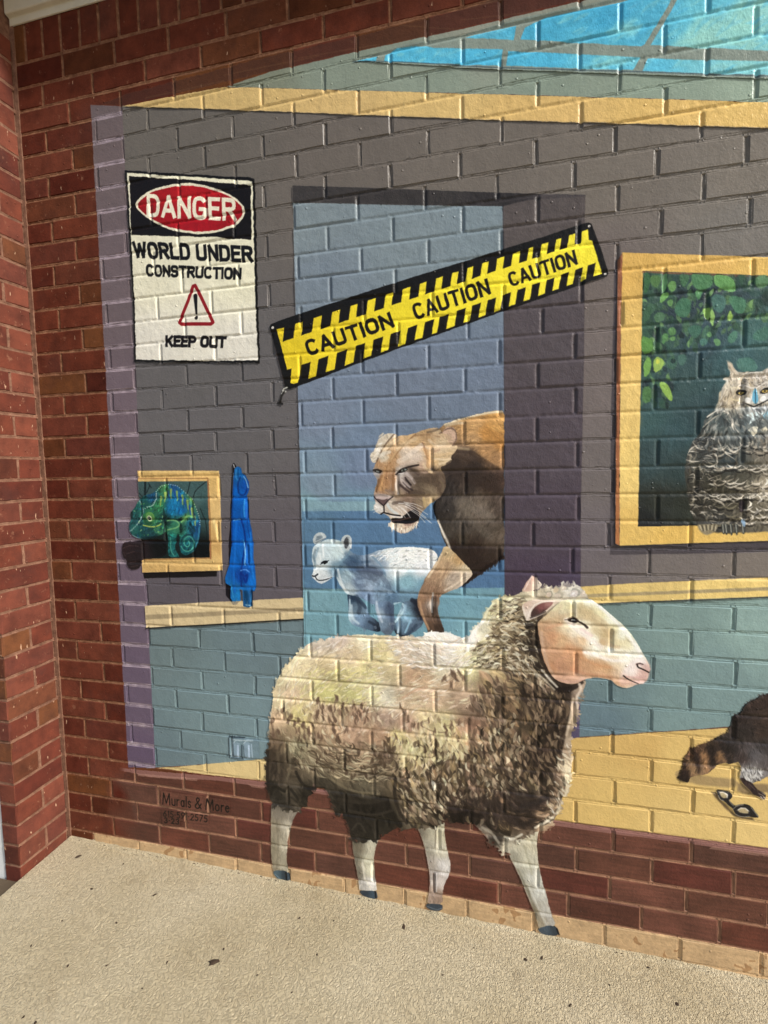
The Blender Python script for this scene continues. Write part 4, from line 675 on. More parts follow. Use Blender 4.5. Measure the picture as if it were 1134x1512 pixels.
for l, w, c, o in [([(215,215),(150,290),(110,360),(85,420)], 2.2, (100,76,54), .75),([(250,245),(190,300),(150,370)], 2, (130,96,62), .6),([(380,215),(300,280),(220,380),(160,470)], 2.4, (150,104,60), .7),([(330,230),(250,320),(190,420)], 3, (206,166,112), .6),([(470,200),(520,190),(600,150)], 3.4, (96,80,64), .6),([(380,225),(480,215),(560,235)], 2.4, (150,112,74), .7),
                ([(560,210),(640,160),(690,190),(690,260),(660,300)], 2.0, (84,58,50), .6),([(600,200),(660,190),(670,240)], 5, (206,166,140), .6),([(420,290),(480,330),(560,320),(640,300)], 3, (210,176,134), .8),([(430,280),(450,330),(470,400)], 2.2, (130,84,60), .7),([(450,330),(480,400),(470,470)], 5, (206,152,92), .6),([(480,500),(520,515),(580,480)], 3, (206,166,110), .7),([(560,440),(640,420),(670,390)], 3.2, (224,196,150), .8),
                ([(620,440),(680,400),(700,350)], 4, (50,40,36), .7),([(500,480),(560,520),(600,600),(590,680),(520,720)], 3.6, (110,90,74), .6),([(230,520),(270,480),(330,462),(400,448)], 2.4, (38,28,26), .95),([(330,470),(380,500),(400,520)], 4, (70,54,48), .6),([(238,545),(228,610),(245,665)], 3, (222,206,188), .8),([(205,520),(208,590),(196,650)], 3, (132,92,60), .6),([(120,530),(100,600),(80,650)], 2.4, (150,104,62), .8),([(175,450),(160,540),(140,630)], 3.4, (198,150,100), .6),([(150,640),(190,650),(215,672)], 3, (140,112,92), .8),([(95,650),(130,655)], 2.4, (160,120,90), .7),([(140,330),(190,290),(240,255)], 6, (226,200,160), .6),([(240,330),(300,280),(380,250)], 5, (216,186,140), .6),([(250,420),(300,400),(380,330),(420,300)], 7, (222,204,184), .55),([(270,440),(340,430),(400,400)], 5, (206,180,160), .5),([(440,440),(460,480),(500,500)], 4, (226,196,150), .7),([(500,380),(580,370),(650,360)], 4, (216,180,128), .7),([(520,400),(600,410),(650,400)], 3, (232,206,164), .7),([(520,345),(560,335)], 3, (160,112,90), .4),([(480,260),(520,300),(600,290)], 4, (222,196,160), .6),([(500,225),(600,215),(640,250)], 4, (196,162,120), .6),([(215,480),(205,570),(210,640)], 3, (150,104,62), .7),
                ([(55,488),(90,482),(118,495)], 2.2, (34,28,28), .95),([(100,560),(80,650)], 2.6, (110,78,50), .7),([(145,470),(130,560),(110,640)], 3, (206,152,92), .6),([(160,500),(150,600)], 2.2, (150,100,58), .6),([(262,600),(290,625),(330,655)], 3.2, (62,46,44), .8),([(285,585),(320,615),(352,640)], 3, (56,42,42), .8),([(300,545),(318,570),(345,600)], 2.2, (48,36,36), .9),([(275,560),(300,590),(335,618)], 2.4, (206,192,184), .6),([(262,545),(270,580),(300,612)], 2.2, (212,196,184), .6),([(310,515),(345,540),(372,585)], 4, (196,182,174), .6),([(330,660),(380,650),(440,665)], 5, (70,54,44), .5),([(360,480),(420,520),(480,530),(560,500)], 4, (104,84,66), .7),([(390,600),(420,640),(480,660)], 6, (96,78,60), .5),([(430,560),(470,590),(520,600)], 5, (120,100,78), .5),
                ([(300,560),(340,600)], 1.2, (40,32,32), .9),([(420,600),(470,640),(520,660)], 8, (120,104,80), .3),([(380,560),(460,560),(540,590)], 9, (80,64,50), .4),([(230,690),(330,680),(430,690),(480,680)], 4, (110,86,62), .6),([(210,740),(260,730),(330,750),(380,780)], 5, (70,56,50), .55),([(440,700),(450,760)], 4, (206,174,110), .6),([(160,740),(190,790),(240,820)], 4, (196,206,206), .8),([(80,740),(110,780),(130,800)], 5, (216,210,200), .7),
                ([(70,760),(100,780)], 1.5, (236,232,222), .8),([(170,900),(200,920),(240,940),(300,950),(360,920),(390,890)], 4.5, (226,212,190), .8),([(300,900),(350,900)], 4, (150,110,104), .6),([(100,380),(140,360),(180,350)], 5, (222,212,192), .6),([(120,420),(170,390)], 4, (214,196,164), .6),([(560,560),(590,600),(580,650)], 3, (130,112,84), .5)]:
    stroke(NZ(l), w, c, o, sm=1, clip=[lh] + le, soft=2)
for k in range(40):
    x, y = rnd.uniform(175, 390), rnd.uniform(905, 955) - .0; q = NZ([(x, y - abs(x - 280) * .25), (x + rnd.uniform(-12, 6), y + 25 - abs(x - 280) * .25)]); stroke(q, [1.6,.6], [(236,226,206),(206,186,160),(160,130,110)][k % 3], .85, pid=lh)
for k in range(36):
    y = rnd.uniform(215, 430); x = 40 + (430 - y) * .35 + rnd.uniform(-6, 20); stroke(NZ([(x + 22, y - 12), (x - 8, y + 8)]), [1.6,.5], [(232,224,208),(206,192,168)][k % 2], .8, pid=le[0])
poly(NZ([(188,855),(230,850),(290,835),(330,800),(370,785),(405,800),(408,850),(380,885),(330,898),(260,892),(200,890)]), (22,18,20), sm=1, pid=lmo, rough=.4)
poly(NZ([(170,815),(240,830),(290,838),(270,856),(200,846)]), (222,214,204), sm=1, pid=lmo, rough=.3); stroke(NZ([(200,872),(260,868),(330,850)]), 2, (92,66,66), .8); stroke(NZ([(145,812),(200,826),(262,834)]), 2.2, (26,20,22), .95)
stroke(NZ([(115,822),(140,806)]), 2, (30,24,24)); stroke(NZ([(138,745),(140,800)]), 2, (30,24,26), .95)
poly(NZ([(60,675),(100,665),(160,672),(205,688),(180,720),(150,755),(132,760),(95,735),(68,705)]), (176,156,148), sm=1, pid=lno, rough=.3); poly(NZ([(75,700),(130,715),(175,700),(150,752),(132,758),(100,735)]), (96,76,74), sm=1, pid=lno); stroke(NZ([(62,690),(90,720),(135,758),(175,712),(205,690)]), 1.7, (34,26,28), .95); stroke(NZ([(80,680),(130,684),(180,684)]), 2, (206,192,184), .7)
poly(NZ([(245,510),(262,480),(300,468),(325,480),(300,498),(262,512)]), (40,32,30), sm=1, pid=ly[1], rough=.2); poly(NZ([(265,498),(275,480),(305,476),(315,484),(295,496)]), (150,160,156), sm=1, pid=ly[1], rough=.2); stroke(NZ([(284,486),(290,487)]), 2.2, (24,20,20), pid=ly[1])
poly(NZ([(60,495),(90,484),(118,498),(112,515),(85,510)]), (40,34,32), sm=1, pid=ly[0], rough=.2); stroke(NZ([(82,496),(96,500)]), 2.2, (150,158,156), pid=ly[0])
for a, b in [((290,730),(470,825)),((300,745),(460,850)),((250,760),(330,830)),((300,760),(500,892)),((230,770),(300,850)),((310,735),(430,770)),((340,790),(450,885)),((250,740),(340,760)),((130,780),(60,810)),((120,770),(50,790)),((270,780),(340,850))]:
    m_ = ((a[0] + b[0]) / 2 + 6, (a[1] + b[1]) / 2 - 8); stroke(NZ([a, m_, b]), [1.0,.7], (226,222,214), .8, sm=1, pid=lh)
# ------------------------------------------------------------------ raccoon and its mask
RC = new_thing('painted_raccoon', 'dark raccoon with a striped tail walking out of the right edge of the mural', 'raccoon')
rb = part(RC, 'body'); rt = part(RC, 'tail'); rl = part(RC, 'leg')
QZ = lambda p: Z(980, 1000, 6.87, p)
poly(QZ([(110,1000),(130,950),(200,960),(330,980),(450,1010),(650,1030),(740,1040),(740,1140),(560,1110),(400,1100),(260,1070),(160,1060)]), (152,128,88), sm=1, rough=1.2, soft=4, op=.8)
poly(QZ([(740,1080),(1058,1090),(1058,1160),(900,1200),(800,1190),(740,1150)]), (124,104,76), rough=1, soft=4, op=.8)
poly([(1134,1160),(1400,1170),(1400,1190),(1134,1172)], (124,104,76), rough=1, soft=4, op=.8)
BB = [(1090,1050,(44,34,32)),(1120,1035,(54,42,38)),(1130,1060,(58,46,40)),(1100,1080,(42,36,34)),(1125,1085,(58,46,40)),(1130,1100,(54,50,50)),(1095,1120,(60,50,48)),(1115,1115,(92,88,90)),(1130,1130,(84,78,78)),(1105,1140,(150,148,146)),(1120,1140,(130,124,120)),(1075,1110,(34,30,30)),(1200,1060,(60,50,46)),(1250,1120,(90,84,80))]
poly(QZ([(1058,165),(980,190),(880,240),(800,300),(770,370),(700,400),(680,470),(660,520),(655,570),(560,600),(500,640),(560,760),(640,870),(700,872),(750,850),(770,900),(765,1000),(790,1050),(850,1060),(900,1075),(960,1050),(1000,1030),(1058,1010)]) + [(1160,1140),(1230,1150),(1290,1120),(1330,1080),(1300,1040),(1240,1015),(1180,1008),(1150,1015)], BB, rough=1.6, pid=rb, tex=.1)
poly(QZ([(520,630),(420,680),(340,700),(260,740),(215,800),(185,860),(170,960),(140,1020),(180,1060),(240,1070),(265,1010),(300,1000),(340,990),(400,985),(440,970),(500,930),(560,880),(620,870),(660,878),(700,870),(700,760),(620,660)]), [(1010,1140,(40,24,20)),(1020,1115,(90,58,36)),(1015,1130,(110,76,46)),(1030,1120,(50,32,26)),(1040,1120,(130,84,44)),(1045,1135,(150,108,70)),(1055,1110,(44,32,28)),(1052,1125,(50,36,30)),(1062,1118,(130,86,44)),(1070,1120,(60,46,40)),(1078,1105,(40,32,30)),(1025,1138,(150,110,66)),(1010,1150,(36,24,20))], rough=1.6, pid=rt, tex=.1, field=4)
for l, w, c in [([(300,730),(330,800),(350,960)], 5, (38,24,22)),([(440,690),(480,780),(500,880)], 6, (34,24,22)),([(200,860),(190,950),(230,1040)], 5, (36,22,20)),([(570,680),(640,800),(680,860)], 5, (32,26,26)),([(390,780),(420,850),(430,950)], 6, (160,108,58)),([(550,760),(580,800),(610,850)], 5, (164,112,60)),([(260,840),(280,900),(300,980)], 5, (150,106,60)),([(250,780),(270,820)], 3, (120,72,44))]: stroke(QZ(l), w, c, .75, sm=1, clip=[rt], soft=4)
poly(QZ([(780,1010),(850,1050),(890,1070),(920,1110),(960,1150),(1020,1180),(1035,1220),(1010,1240),(960,1215),(900,1190),(870,1150),(820,1100),(780,1060)]), (48,36,36), sm=1, rough=.6, pid=rl)
for l, w, c in [([(960,1180),(1000,1200),(1030,1235)], 1.2, (206,196,180)),([(980,1210),(1010,1245)], 1, (206,196,180)),([(990,1170),(1025,1195)], 1, (196,186,170)),([(860,1080),(920,1140)], 1.6, (84,70,68))]: stroke(QZ(l), w, c, .85)
marks([rb, rl], 1300, 10, 1.7, [(1090,1050,60),(1120,1050,20),(1110,1100,-60),(1115,1140,-80),(1070,1110,-150),(1200,1100,0)], amp=.4, op=.6)
marks([rb], 260, 10, 1.6, [(1110,1140,-75)], region=QZ([(780,930),(1000,930),(980,1060),(850,1070)]), cols=[(206,204,198),(176,174,172),(70,66,66),(230,228,220)], op=.75)
marks([rt], 620, 10, 1.7, [(1015,1130,-110),(1050,1110,-100),(1070,1110,-140)], amp=.3, op=.55)
marks([rb, rt], 420, 9, 1.5, [(1090,1040,120),(1030,1110,130),(1060,1090,130),(1010,1140,-150)], amp=.3, op=.8, clip=False, region=QZ([(1058,150),(760,290),(640,560),(300,680),(160,900),(130,1060),(190,1060),(220,860),(330,740),(560,640),(700,600),(800,400),(900,270),(1058,200)]))
stroke(QZ([(735,440),(728,620)]), 3, (14,10,14), .7)
MK = new_thing('painted_eye_mask', 'black eye mask lying on the yellow floor below the raccoon', 'mask')
mb = part(MK, 'band'); mh = [part(MK, 'eye_hole'), part(MK, 'eye_hole')]
poly(QZ([(485,1170),(540,1180),(560,1230),(640,1310),(700,1380),(760,1410),(900,1430),(915,1460),(800,1440),(700,1400),(620,1330),(550,1260),(510,1210)]), (92,74,52), rough=.6, soft=3, op=.85)
poly(QZ([(528,1145),(600,1150),(660,1165),(695,1195),(680,1225),(655,1245),(690,1280),(725,1305),(760,1292),(830,1285),(880,1310),(930,1370),(965,1420),(930,1422),(860,1412),(780,1418),(730,1395),(700,1350),(690,1325),(650,1300),(620,1262),(565,1235),(545,1195)]), (32,30,32), sm=1, rough=.4, pid=mb)
for j, q in enumerate([[(560,1170),(600,1168),(640,1190),(635,1220),(600,1225),(570,1205)], [(740,1345),(775,1322),(820,1325),(855,1355),(850,1380),(800,1378),(755,1365)]]):
    poly(QZ(q), (176,158,118), sm=1, rough=.3, pid=mh[j]); stroke(QZ(q[:4]), 1.6, (222,216,200), .9); stroke(QZ(q[3:] + q[:1]), 1.2, (70,66,62), .8)
for l in [[(545,1160),(590,1155),(660,1175)],[(548,1195),(565,1238),(600,1245)],[(700,1330),(730,1300),(800,1290)],[(720,1385),(780,1412),(860,1405)],[(880,1320),(950,1410)],[(655,1240),(665,1265),(700,1300)]]: stroke(QZ(l), .9, (176,172,160), .8, sm=1)

# ------------------------------------------------------------------ sheep
SP = new_thing('painted_sheep', 'big woolly sheep standing at the bottom of the mural with hooves on the tan course', 'sheep')
fl = part(SP, 'fleece'); shd = part(SP, 'head'); se = [part(SP, 'ear', shd), part(SP, 'ear', shd)]; sy = part(SP, 'eye', shd); snm = part(SP, 'muzzle', shd); sl4 = [part(SP, 'leg') for _ in range(4)]; shf = [part(SP, 'hoof', l) for l in sl4]
A_ = lambda p: Z(690, 830, 4.05, p)
L1 = lambda p: Z(380, 1140, 5.67, p)
L2 = lambda p: Z(590, 1180, 4.36, p)
B_ = lambda p: Z(380, 900, 3.544, p)
C_ = lambda p: Z(560, 920, 3.544, p)
# legs
LEG = [(L1([(115,200),(115,500),(115,700),(130,820),(150,850),(250,850),(262,835),(250,800),(245,700),(255,550),(290,420),(330,345),(370,280),(370,180)]),
        [(405,1180,(56,50,44)),(420,1185,(70,64,54)),(412,1200,(120,112,98)),(430,1200,(130,122,108)),(405,1220,(140,130,108)),(425,1222,(178,170,150)),(404,1250,(128,120,98)),(420,1250,(172,164,142)),(404,1280,(134,124,102)),(420,1280,(158,150,128))]),
       (L1([(790,500),(795,600),(805,700),(835,840),(850,960),(855,990),(1000,1000),(995,960),(975,820),(975,690),(1002,590),(1030,520),(1010,440),(800,440)]),
        [(525,1235,(60,54,46)),(540,1232,(56,52,44)),(528,1250,(110,102,84)),(548,1248,(196,190,166)),(525,1265,(104,98,82)),(545,1270,(196,192,166)),(530,1290,(110,104,90)),(546,1285,(206,202,176)),(548,1305,(214,210,202)),(536,1305,(176,172,164))]),
       (L2([(105,170),(140,240),(162,320),(185,430),(195,520),(190,590),(180,640),(176,672),(275,680),(275,600),(290,540),(320,490),(328,430),(310,350),(290,250),(285,120),(200,150)]),
        [(620,1225,(120,112,96)),(640,1225,(176,170,146)),(652,1230,(196,190,160)),(632,1255,(150,144,128)),(650,1255,(196,190,168)),(636,1275,(164,154,142)),(655,1278,(204,200,194)),(640,1295,(150,142,134)),(648,1300,(206,196,188)),(640,1320,(160,138,122)),(648,1325,(150,126,108))]),
       (L2([(640,220),(660,260),(690,290),(705,370),(740,430),(790,540),(820,620),(870,740),(888,805),(900,840),(1010,822),(975,740),(945,620),(912,520),(890,400),(882,270),(900,180),(800,200),(700,210)]),
        [(745,1240,(196,190,172)),(765,1245,(190,184,160)),(785,1245,(196,188,160)),(758,1265,(150,146,128)),(780,1268,(206,202,178)),(768,1290,(160,158,142)),(788,1295,(196,196,184)),(776,1315,(140,136,118)),(795,1320,(190,190,180)),(788,1345,(122,112,90)),(805,1345,(180,178,168)),(798,1362,(150,140,118)),(815,1365,(170,166,156))])]
for j, (p, cps) in enumerate(LEG):
    poly(p, cps, sm=1, rough=.6, pid=sl4[j], tex=.05)
    marks([sl4[j]], 260, 18, 2.6, [(420,1230,88),(545,1260,88),(645,1270,85),(780,1300,-72)], amp=.10, op=.5)
stroke(L1([(165,400),(175,600),(165,800)]), 3, (110,102,84), .4, clip=sl4, soft=3); stroke(L2([(230,200),(228,310)]), 1.6, (110,100,84), .7, clip=sl4); stroke(L2([(262,190),(258,320)]), 2.6, (216,208,176), .8, clip=sl4); stroke(L2([(215,480),(222,600)]), 2, (120,104,100), .7, clip=sl4); stroke(L2([(238,480),(236,590)]), 2, (214,206,200), .8, clip=sl4)
stroke(L2([(800,300),(830,400),(850,480)]), 3, (150,146,120), .5, clip=sl4, soft=3); stroke(L2([(830,560),(900,720),(940,800)]), 3, (206,206,196), .5, clip=sl4, soft=3); stroke(L2([(760,450),(830,600),(880,740)]), 3, (104,98,80), .5, clip=sl4, soft=3)
stroke(L1([(880,760),(900,900),(940,960)]), 3, (226,220,200), .6, clip=sl4, soft=3); stroke(L1([(820,700),(860,900)]), 3, (110,104,90), .5, clip=sl4, soft=3)
for j, p in enumerate([L1([(128,830),(160,820),(240,822),(262,850),(272,900),(270,922),(215,917),(150,875)]), L1([(855,990),(990,992),(1002,1030),(1005,1062),(930,1057),(862,1020)]), L2([(178,668),(275,676),(275,716),(210,718),(165,692)]), L2([(888,830),(960,808),(1010,822),(1030,876),(950,878),(900,858)])]):
    poly(p, [(410,1290,(72,92,102)),(422,1292,(44,56,66)),(540,1318,(48,58,68)),(552,1322,(60,78,92)),(640,1340,(56,66,76)),(805,1372,(66,80,92)),(820,1374,(50,60,68))], sm=1, rough=.3, pid=shf[j])
stroke(L1([(240,840),(246,905)]), 2.2, (16,18,22), .9); stroke(L1([(150,850),(200,900)]), 1.6, (110,134,146), .7); stroke(L1([(985,1005),(992,1055)]), 2.2, (20,22,26), .9); stroke(L2([(1010,835),(1024,872)]), 2.2, (18,20,24), .9); stroke(L2([(180,690),(240,710),(270,700)]), 1.2, (110,124,132), .7); stroke(L2([(905,862),(950,880)]), 1.4, (206,200,184), .7)
# fleece
FL = [(464.6,946.6),(498.5,939.5),(538,936.7),(589,939.5),(620,941),(628,935),(645,932.4),(662,935),(679,941),(690,942),(692.5,938.6),(697.4,928.8),(712,916),(714.7,901.6),(727,891.7),(724.6,886.8),(739.4,880.6),(759,880.6),(771.5,872),(801,866),(818.4,868.3),(825.8,865.8),(833,860.9),(848,862),(858,867),(866.5,877),(869,883),(872,888),(850,896),(826,905),(818,930),(818,960),(824,985),(838,1000),(850,1003),(860,1000),
      (864.7,1004),(864.7,1007.5),(859,1024),(853.5,1044),(850.6,1066.7),(842,1086.5),(843,1112),(844,1143),(838,1165.5),(829,1179.6),(826.7,1198),(817,1210),(812,1222),(797,1227),(786,1228),(770,1236),(756,1246),(748,1262),(745,1268),(740,1256),(729,1243),(724,1256),(720,1238),(708,1226),(699,1214),(691,1214.4),(677,1212),(668,1216),(656.5,1209),(640,1221),(622,1224),(610,1222),(596,1226),(585,1221),(574,1231),(561,1232),(554,1245),(545,1239),(538,1246),(528,1240),(520,1243),
      (516,1228),(514,1215.8),(509,1204),(503.5,1201),(495.5,1207),(491,1189),(487.6,1175),(480.5,1164.7),(466.4,1162),(457.6,1171.7),(452,1180.6),(454,1193),(446,1192),(440,1200),(431,1193),(424,1199),(413,1188),(404,1192),(399,1180),(395,1171.7),(392.5,1150.6),(392.7,1123),(398,1097.5),(397,1075),(401,1049.5),(404,1018.5),(413.9,993),(430.8,973),(447.7,956)]
FC = [(470,955,(222,206,184)),(500,945,(228,208,190)),(540,945,(226,216,182)),(600,950,(224,204,176)),(640,940,(238,230,214)),(670,942,(238,232,222)),(610,965,(212,194,168)),(640,965,(206,192,170)),(660,970,(230,222,206)),(440,975,(222,206,164)),(480,980,(204,184,140)),(520,965,(196,176,140)),(560,965,(206,192,138)),(420,1000,(220,206,164)),(450,1000,(206,192,146)),(500,1000,(192,180,124)),(540,990,(196,184,130)),(580,990,(194,178,136)),
      (610,1000,(184,150,118)),(630,1000,(196,166,132)),(650,990,(222,210,178)),(680,980,(222,214,180)),(690,990,(206,196,140)),(670,1010,(176,148,118)),(430,1025,(200,176,142)),(415,1040,(206,190,150)),(480,1025,(196,190,120)),(520,1025,(198,192,128)),(550,1020,(206,198,156)),(570,1030,(214,206,180)),(600,1030,(196,172,140)),(640,1030,(190,162,132)),(680,1030,(172,146,120)),(700,1050,(132,110,90)),(720,1010,(140,120,92)),(410,1060,(206,176,140)),(440,1055,(200,186,124)),(480,1050,(186,160,130)),(530,1055,(184,150,122)),
      (570,1062,(176,150,130)),(600,1070,(186,152,128)),(630,1065,(198,180,136)),(660,1070,(196,184,132)),(650,1085,(196,184,136)),(680,1075,(160,130,104)),(700,1070,(120,92,74)),(480,1085,(176,148,116)),(520,1085,(180,148,120)),(560,1085,(178,144,114)),(590,1090,(206,192,130)),(430,1085,(150,130,100)),(440,1105,(150,142,110)),(480,1110,(140,120,94)),(530,1120,(156,132,104)),(570,1115,(90,74,60)),(600,1110,(176,160,116)),(630,1105,(150,140,100)),
      (660,1110,(122,106,84)),(700,1100,(128,108,84)),(740,1080,(110,94,74)),(780,1080,(96,80,62)),(820,1070,(66,54,42)),(838,1060,(180,160,130)),(846,1045,(206,182,156)),(855,1020,(180,158,136)),(835,1030,(70,58,48)),(810,1040,(96,80,62)),(770,1040,(120,100,78)),(740,1040,(134,112,88)),(400,1115,(64,54,44)),(410,1140,(58,50,42)),(430,1130,(90,78,62)),(405,1095,(110,92,72)),(460,1130,(100,88,70)),(500,1145,(112,100,78)),(550,1145,(104,92,74)),(540,1160,(96,88,70)),(600,1150,(128,110,84)),
      (640,1140,(120,102,80)),(680,1150,(128,108,86)),(720,1140,(124,106,84)),(760,1130,(112,96,76)),(800,1120,(80,66,52)),(820,1100,(70,56,44)),(836,1100,(200,178,150)),(838,1130,(222,206,172)),(835,1155,(220,206,170)),(815,1150,(84,70,56)),(400,1165,(44,40,34)),(430,1170,(78,70,58)),(450,1172,(40,36,30)),(480,1160,(62,56,46)),(500,1180,(44,40,34)),(530,1190,(34,30,26)),(560,1190,(36,32,28)),(570,1210,(40,36,30)),(590,1170,(90,78,60)),(610,1185,(130,118,92)),(620,1205,(104,92,74)),
      (650,1175,(110,94,74)),(650,1200,(60,50,40)),(680,1180,(104,84,70)),(700,1175,(130,106,88)),(690,1205,(40,32,28)),(720,1205,(70,58,48)),(740,1180,(104,86,70)),(770,1180,(60,54,50)),(790,1190,(96,78,64)),(810,1195,(150,128,104)),(820,1200,(206,184,150)),(800,1212,(170,146,116)),(780,1212,(90,72,58)),(750,1220,(84,70,56)),(735,1240,(50,44,38)),(750,1250,(176,168,146)),(715,1230,(120,108,94)),(520,1215,(38,34,30)),(540,1230,(46,42,36)),(410,1182,(50,46,40)),
      (700,945,(240,236,222)),(715,925,(232,226,196)),(712,955,(206,194,140)),(730,905,(216,208,160)),(745,890,(206,196,154)),(770,885,(196,186,154)),(740,930,(150,132,96)),(760,920,(142,124,94)),(730,960,(164,148,108)),(760,960,(120,104,80)),(785,930,(84,72,56)),(795,960,(70,60,50)),(700,970,(214,206,160)),(720,980,(176,164,130)),(760,985,(120,102,80)),(790,985,(120,104,84)),(810,1010,(140,126,106)),(835,1018,(36,28,24)),(820,1020,(60,50,42)),(775,905,(110,96,74)),(790,875,(206,194,166)),(820,875,(226,216,190)),(845,870,(238,232,216)),(800,890,(150,136,112)),(780,1010,(104,88,68)),(745,1010,(130,112,88))]
poly(FL, FC, sm=1, rough=1.4, pid=fl, tex=.05, field=3.6)
low = (N30 * .6 + N90 * .5 + N8 * .35)
bm = (IDS == fl); r_ = sdf(pc([(585,1090),(700,1070),(712,1000),(790,985),(835,1030),(832,1130),(815,1200),(740,1225),(600,1215),(578,1130)])); m2 = np.zeros((PH, PW), np.float32); m2[r_[0]] = np.clip(.5 + r_[1] / 8, 0, 1)
PAINT *= (1 + .42 * low * m2 * bm)[..., None]
PAINT *= (1 + .10 * (N30 + .6 * N8) * (1 - m2) * bm)[..., None]
BASE = PAINT.copy()
def rough_edge(p, n, L, W, amp=.2):      # tufts breaking the outline
    P_ = pc(p); seg = np.hypot(*(np.roll(P_, -1, 0) - P_).T); cs = np.cumsum(seg)
    for t in np.random.default_rng(5).uniform(0, cs[-1], n):
        i = int(np.searchsorted(cs, t)); a, b = P_[i], P_[(i + 1) % len(P_)]; f = (t - (cs[i] - seg[i])) / (seg[i] + 1e-6); q = a + (b - a) * f
        nx, ny = (b - a)[1], -(b - a)[0]; ang = math.atan2(-ny, -nx) + rnd.uniform(-.9, .9)
        j, k = int(np.clip(q[1], 2, PH - 3)), int(np.clip(q[0], 2, PW - 3)); inn = BASE[int(np.clip(j - math.sin(ang) * 9, 0, PH - 1)), int(np.clip(k - math.cos(ang) * 9, 0, PW - 1))]
        dab(q[0], q[1], ang, L * rnd.uniform(.6, 1.3), W * rnd.uniform(.6, 1.2), np.clip(inn * (1 + rnd.uniform(-amp, amp)), 5, 248), .9, None, 1.0, rnd.uniform(-.15, .15), pid=fl)
rough_edge(FL[:18], 60, 9, 5, .05); rough_edge(FL[18:24], 40, 10, 4, .08); rough_edge(FL[38:60], 150, 13, 5); rough_edge(FL[60:], 170, 12, 5)
FF = [(470,960,35),(560,960,10),(640,960,-25),(430,1010,60),(500,1010,25),(600,1010,20),(680,990,40),(420,1080,80),(500,1070,60),(600,1080,50),(700,950,40),(740,900,30),(450,1130,-35),(500,1150,-25),(560,1160,0),(410,1150,80),(600,1180,-60),(650,1130,-70),(700,1150,-80),(780,1100,-85),(820,1100,-100),(840,1130,-70),(780,950,-40),(740,960,-10),(800,1200,40),(520,1210,-40)]
marks([fl], 2600, 22, 5.5, FF, amp=.07, op=.5, soft=2.2, base=BASE)
marks([fl], 2600, 14, 2.6, FF, amp=.13, op=.55, soft=1.2, base=BASE)
TOPR = [(410,990),(450,955),(540,938),(690,944),(700,1000),(660,1030),(580,1060),(470,1045),(410,1040)]
marks([fl], 420, 18, 2.0, FF, region=TOPR, cols=[(240,234,216),(234,222,190),(222,206,160),(206,176,140),(236,228,206)], op=.6)
marks([fl], 380, 19, 3.4, FF, region=[(405,1040),(420,985),(460,950),(540,940),(690,944),(700,1000),(690,1060),(600,1078),(560,1085),(430,1075)], cols=[(238,230,208),(226,206,176),(206,180,150),(232,224,180),(216,190,168),(184,162,128)], op=.5, soft=1.5, bend=.25)
marks([fl], 240, 16, 2.6, FF, region=[(560,938),(700,940),(720,960),(690,1000),(600,985)], cols=[(244,240,232),(240,236,226),(226,206,190)], op=.6)
marks([fl], 150, 16, 3.4, FF, region=[(430,990),(560,985),(560,1045),(430,1040)], cols=[(226,220,140),(214,206,120),(230,214,170)], op=.45, soft=1.8)
# layered locks: dark gap then a pointed lock over it, lower rows first
def locks(region, step, L, W, dark, lite, dirs, jit=.5, dop=.8, lop=.85):
    x0, x1, y0, y1 = bbox(pc(region), 0); r = sdf(pc(region), 2); sl_, d_ = r
    FP = pc([(f[0], f[1]) for f in dirs]); FA = np.radians([f[2] for f in dirs]); row = 0; y = y0
    while y < y1:
        x = x0 + (row % 2) * step * .5
        while x < x1:
            cx, cy = x + rnd.uniform(-jit, jit) * step, y + rnd.uniform(-jit, jit) * step * .8
            xi, yi = int(cx), int(cy)
            if sl_[0].start <= yi < sl_[0].stop and sl_[1].start <= xi < sl_[1].stop and d_[yi - sl_[0].start, xi - sl_[1].start] > 0 and IDS[yi, xi] == fl:
                w = 1 / (((FP[:, 0] - cx) ** 2 + (FP[:, 1] - cy) ** 2) + 30) ** 1.4
                a = math.atan2((w * np.sin(FA)).sum(), (w * np.cos(FA)).sum()) + rnd.gauss(0, .3)
                s = rnd.uniform(.7, 1.25); b = BASE[yi, xi]
                if rnd.random() < .93:
                    dab(cx + math.cos(a) * L * .22 * s, cy + math.sin(a) * L * .22 * s, a, L * 1.15 * s, W * 1.45 * s, np.clip(b * rnd.uniform(*dark), 10, 240), dop, [fl], 1.4, rnd.uniform(-.12, .12))
                    c = b * rnd.uniform(*lite) * np.array((1, rnd.uniform(.94, 1.0), rnd.uniform(.86, 1.02)))
                    dab(cx, cy, a, L * s, W * s, np.clip(c, 10, 242), lop, [fl], 1.1, rnd.uniform(-.12, .12))
                    if rnd.random() < .5: dab(cx - math.cos(a) * L * .1, cy - math.sin(a) * L * .1 + 1, a, L * .55 * s, W * .35 * s, np.clip(c * 1.22, 10, 248), .6, [fl], 1.0)
            x += step
        y += step * .62; row += 1
DN = [(600,1120,-95),(650,1130,-90),(700,1120,-75),(760,1080,-85),(820,1080,-95),(620,1190,-50),(700,1180,-85),(780,1150,-70),(830,1150,-60),(800,1200,20),(760,980,-30),(800,980,-50),(740,900,-20)]
BODY = [(590,1095),(660,1088),(705,1085),(715,1055),(700,1040),(712,1005),(750,985),(790,990),(800,1010),(830,1020),(838,1050),(832,1090),(826,1130),(824,1165),(812,1200),(780,1222),(740,1225),(700,1208),(640,1215),(600,1215),(585,1180),(578,1130)]
locks(BODY, 24, 34, 15, (.40,.65), (.9,1.35), DN, jit=.9)
locks(BODY, 30, 27, 11, (.40,.62), (1.0,1.32), DN, jit=1.0, dop=.7)
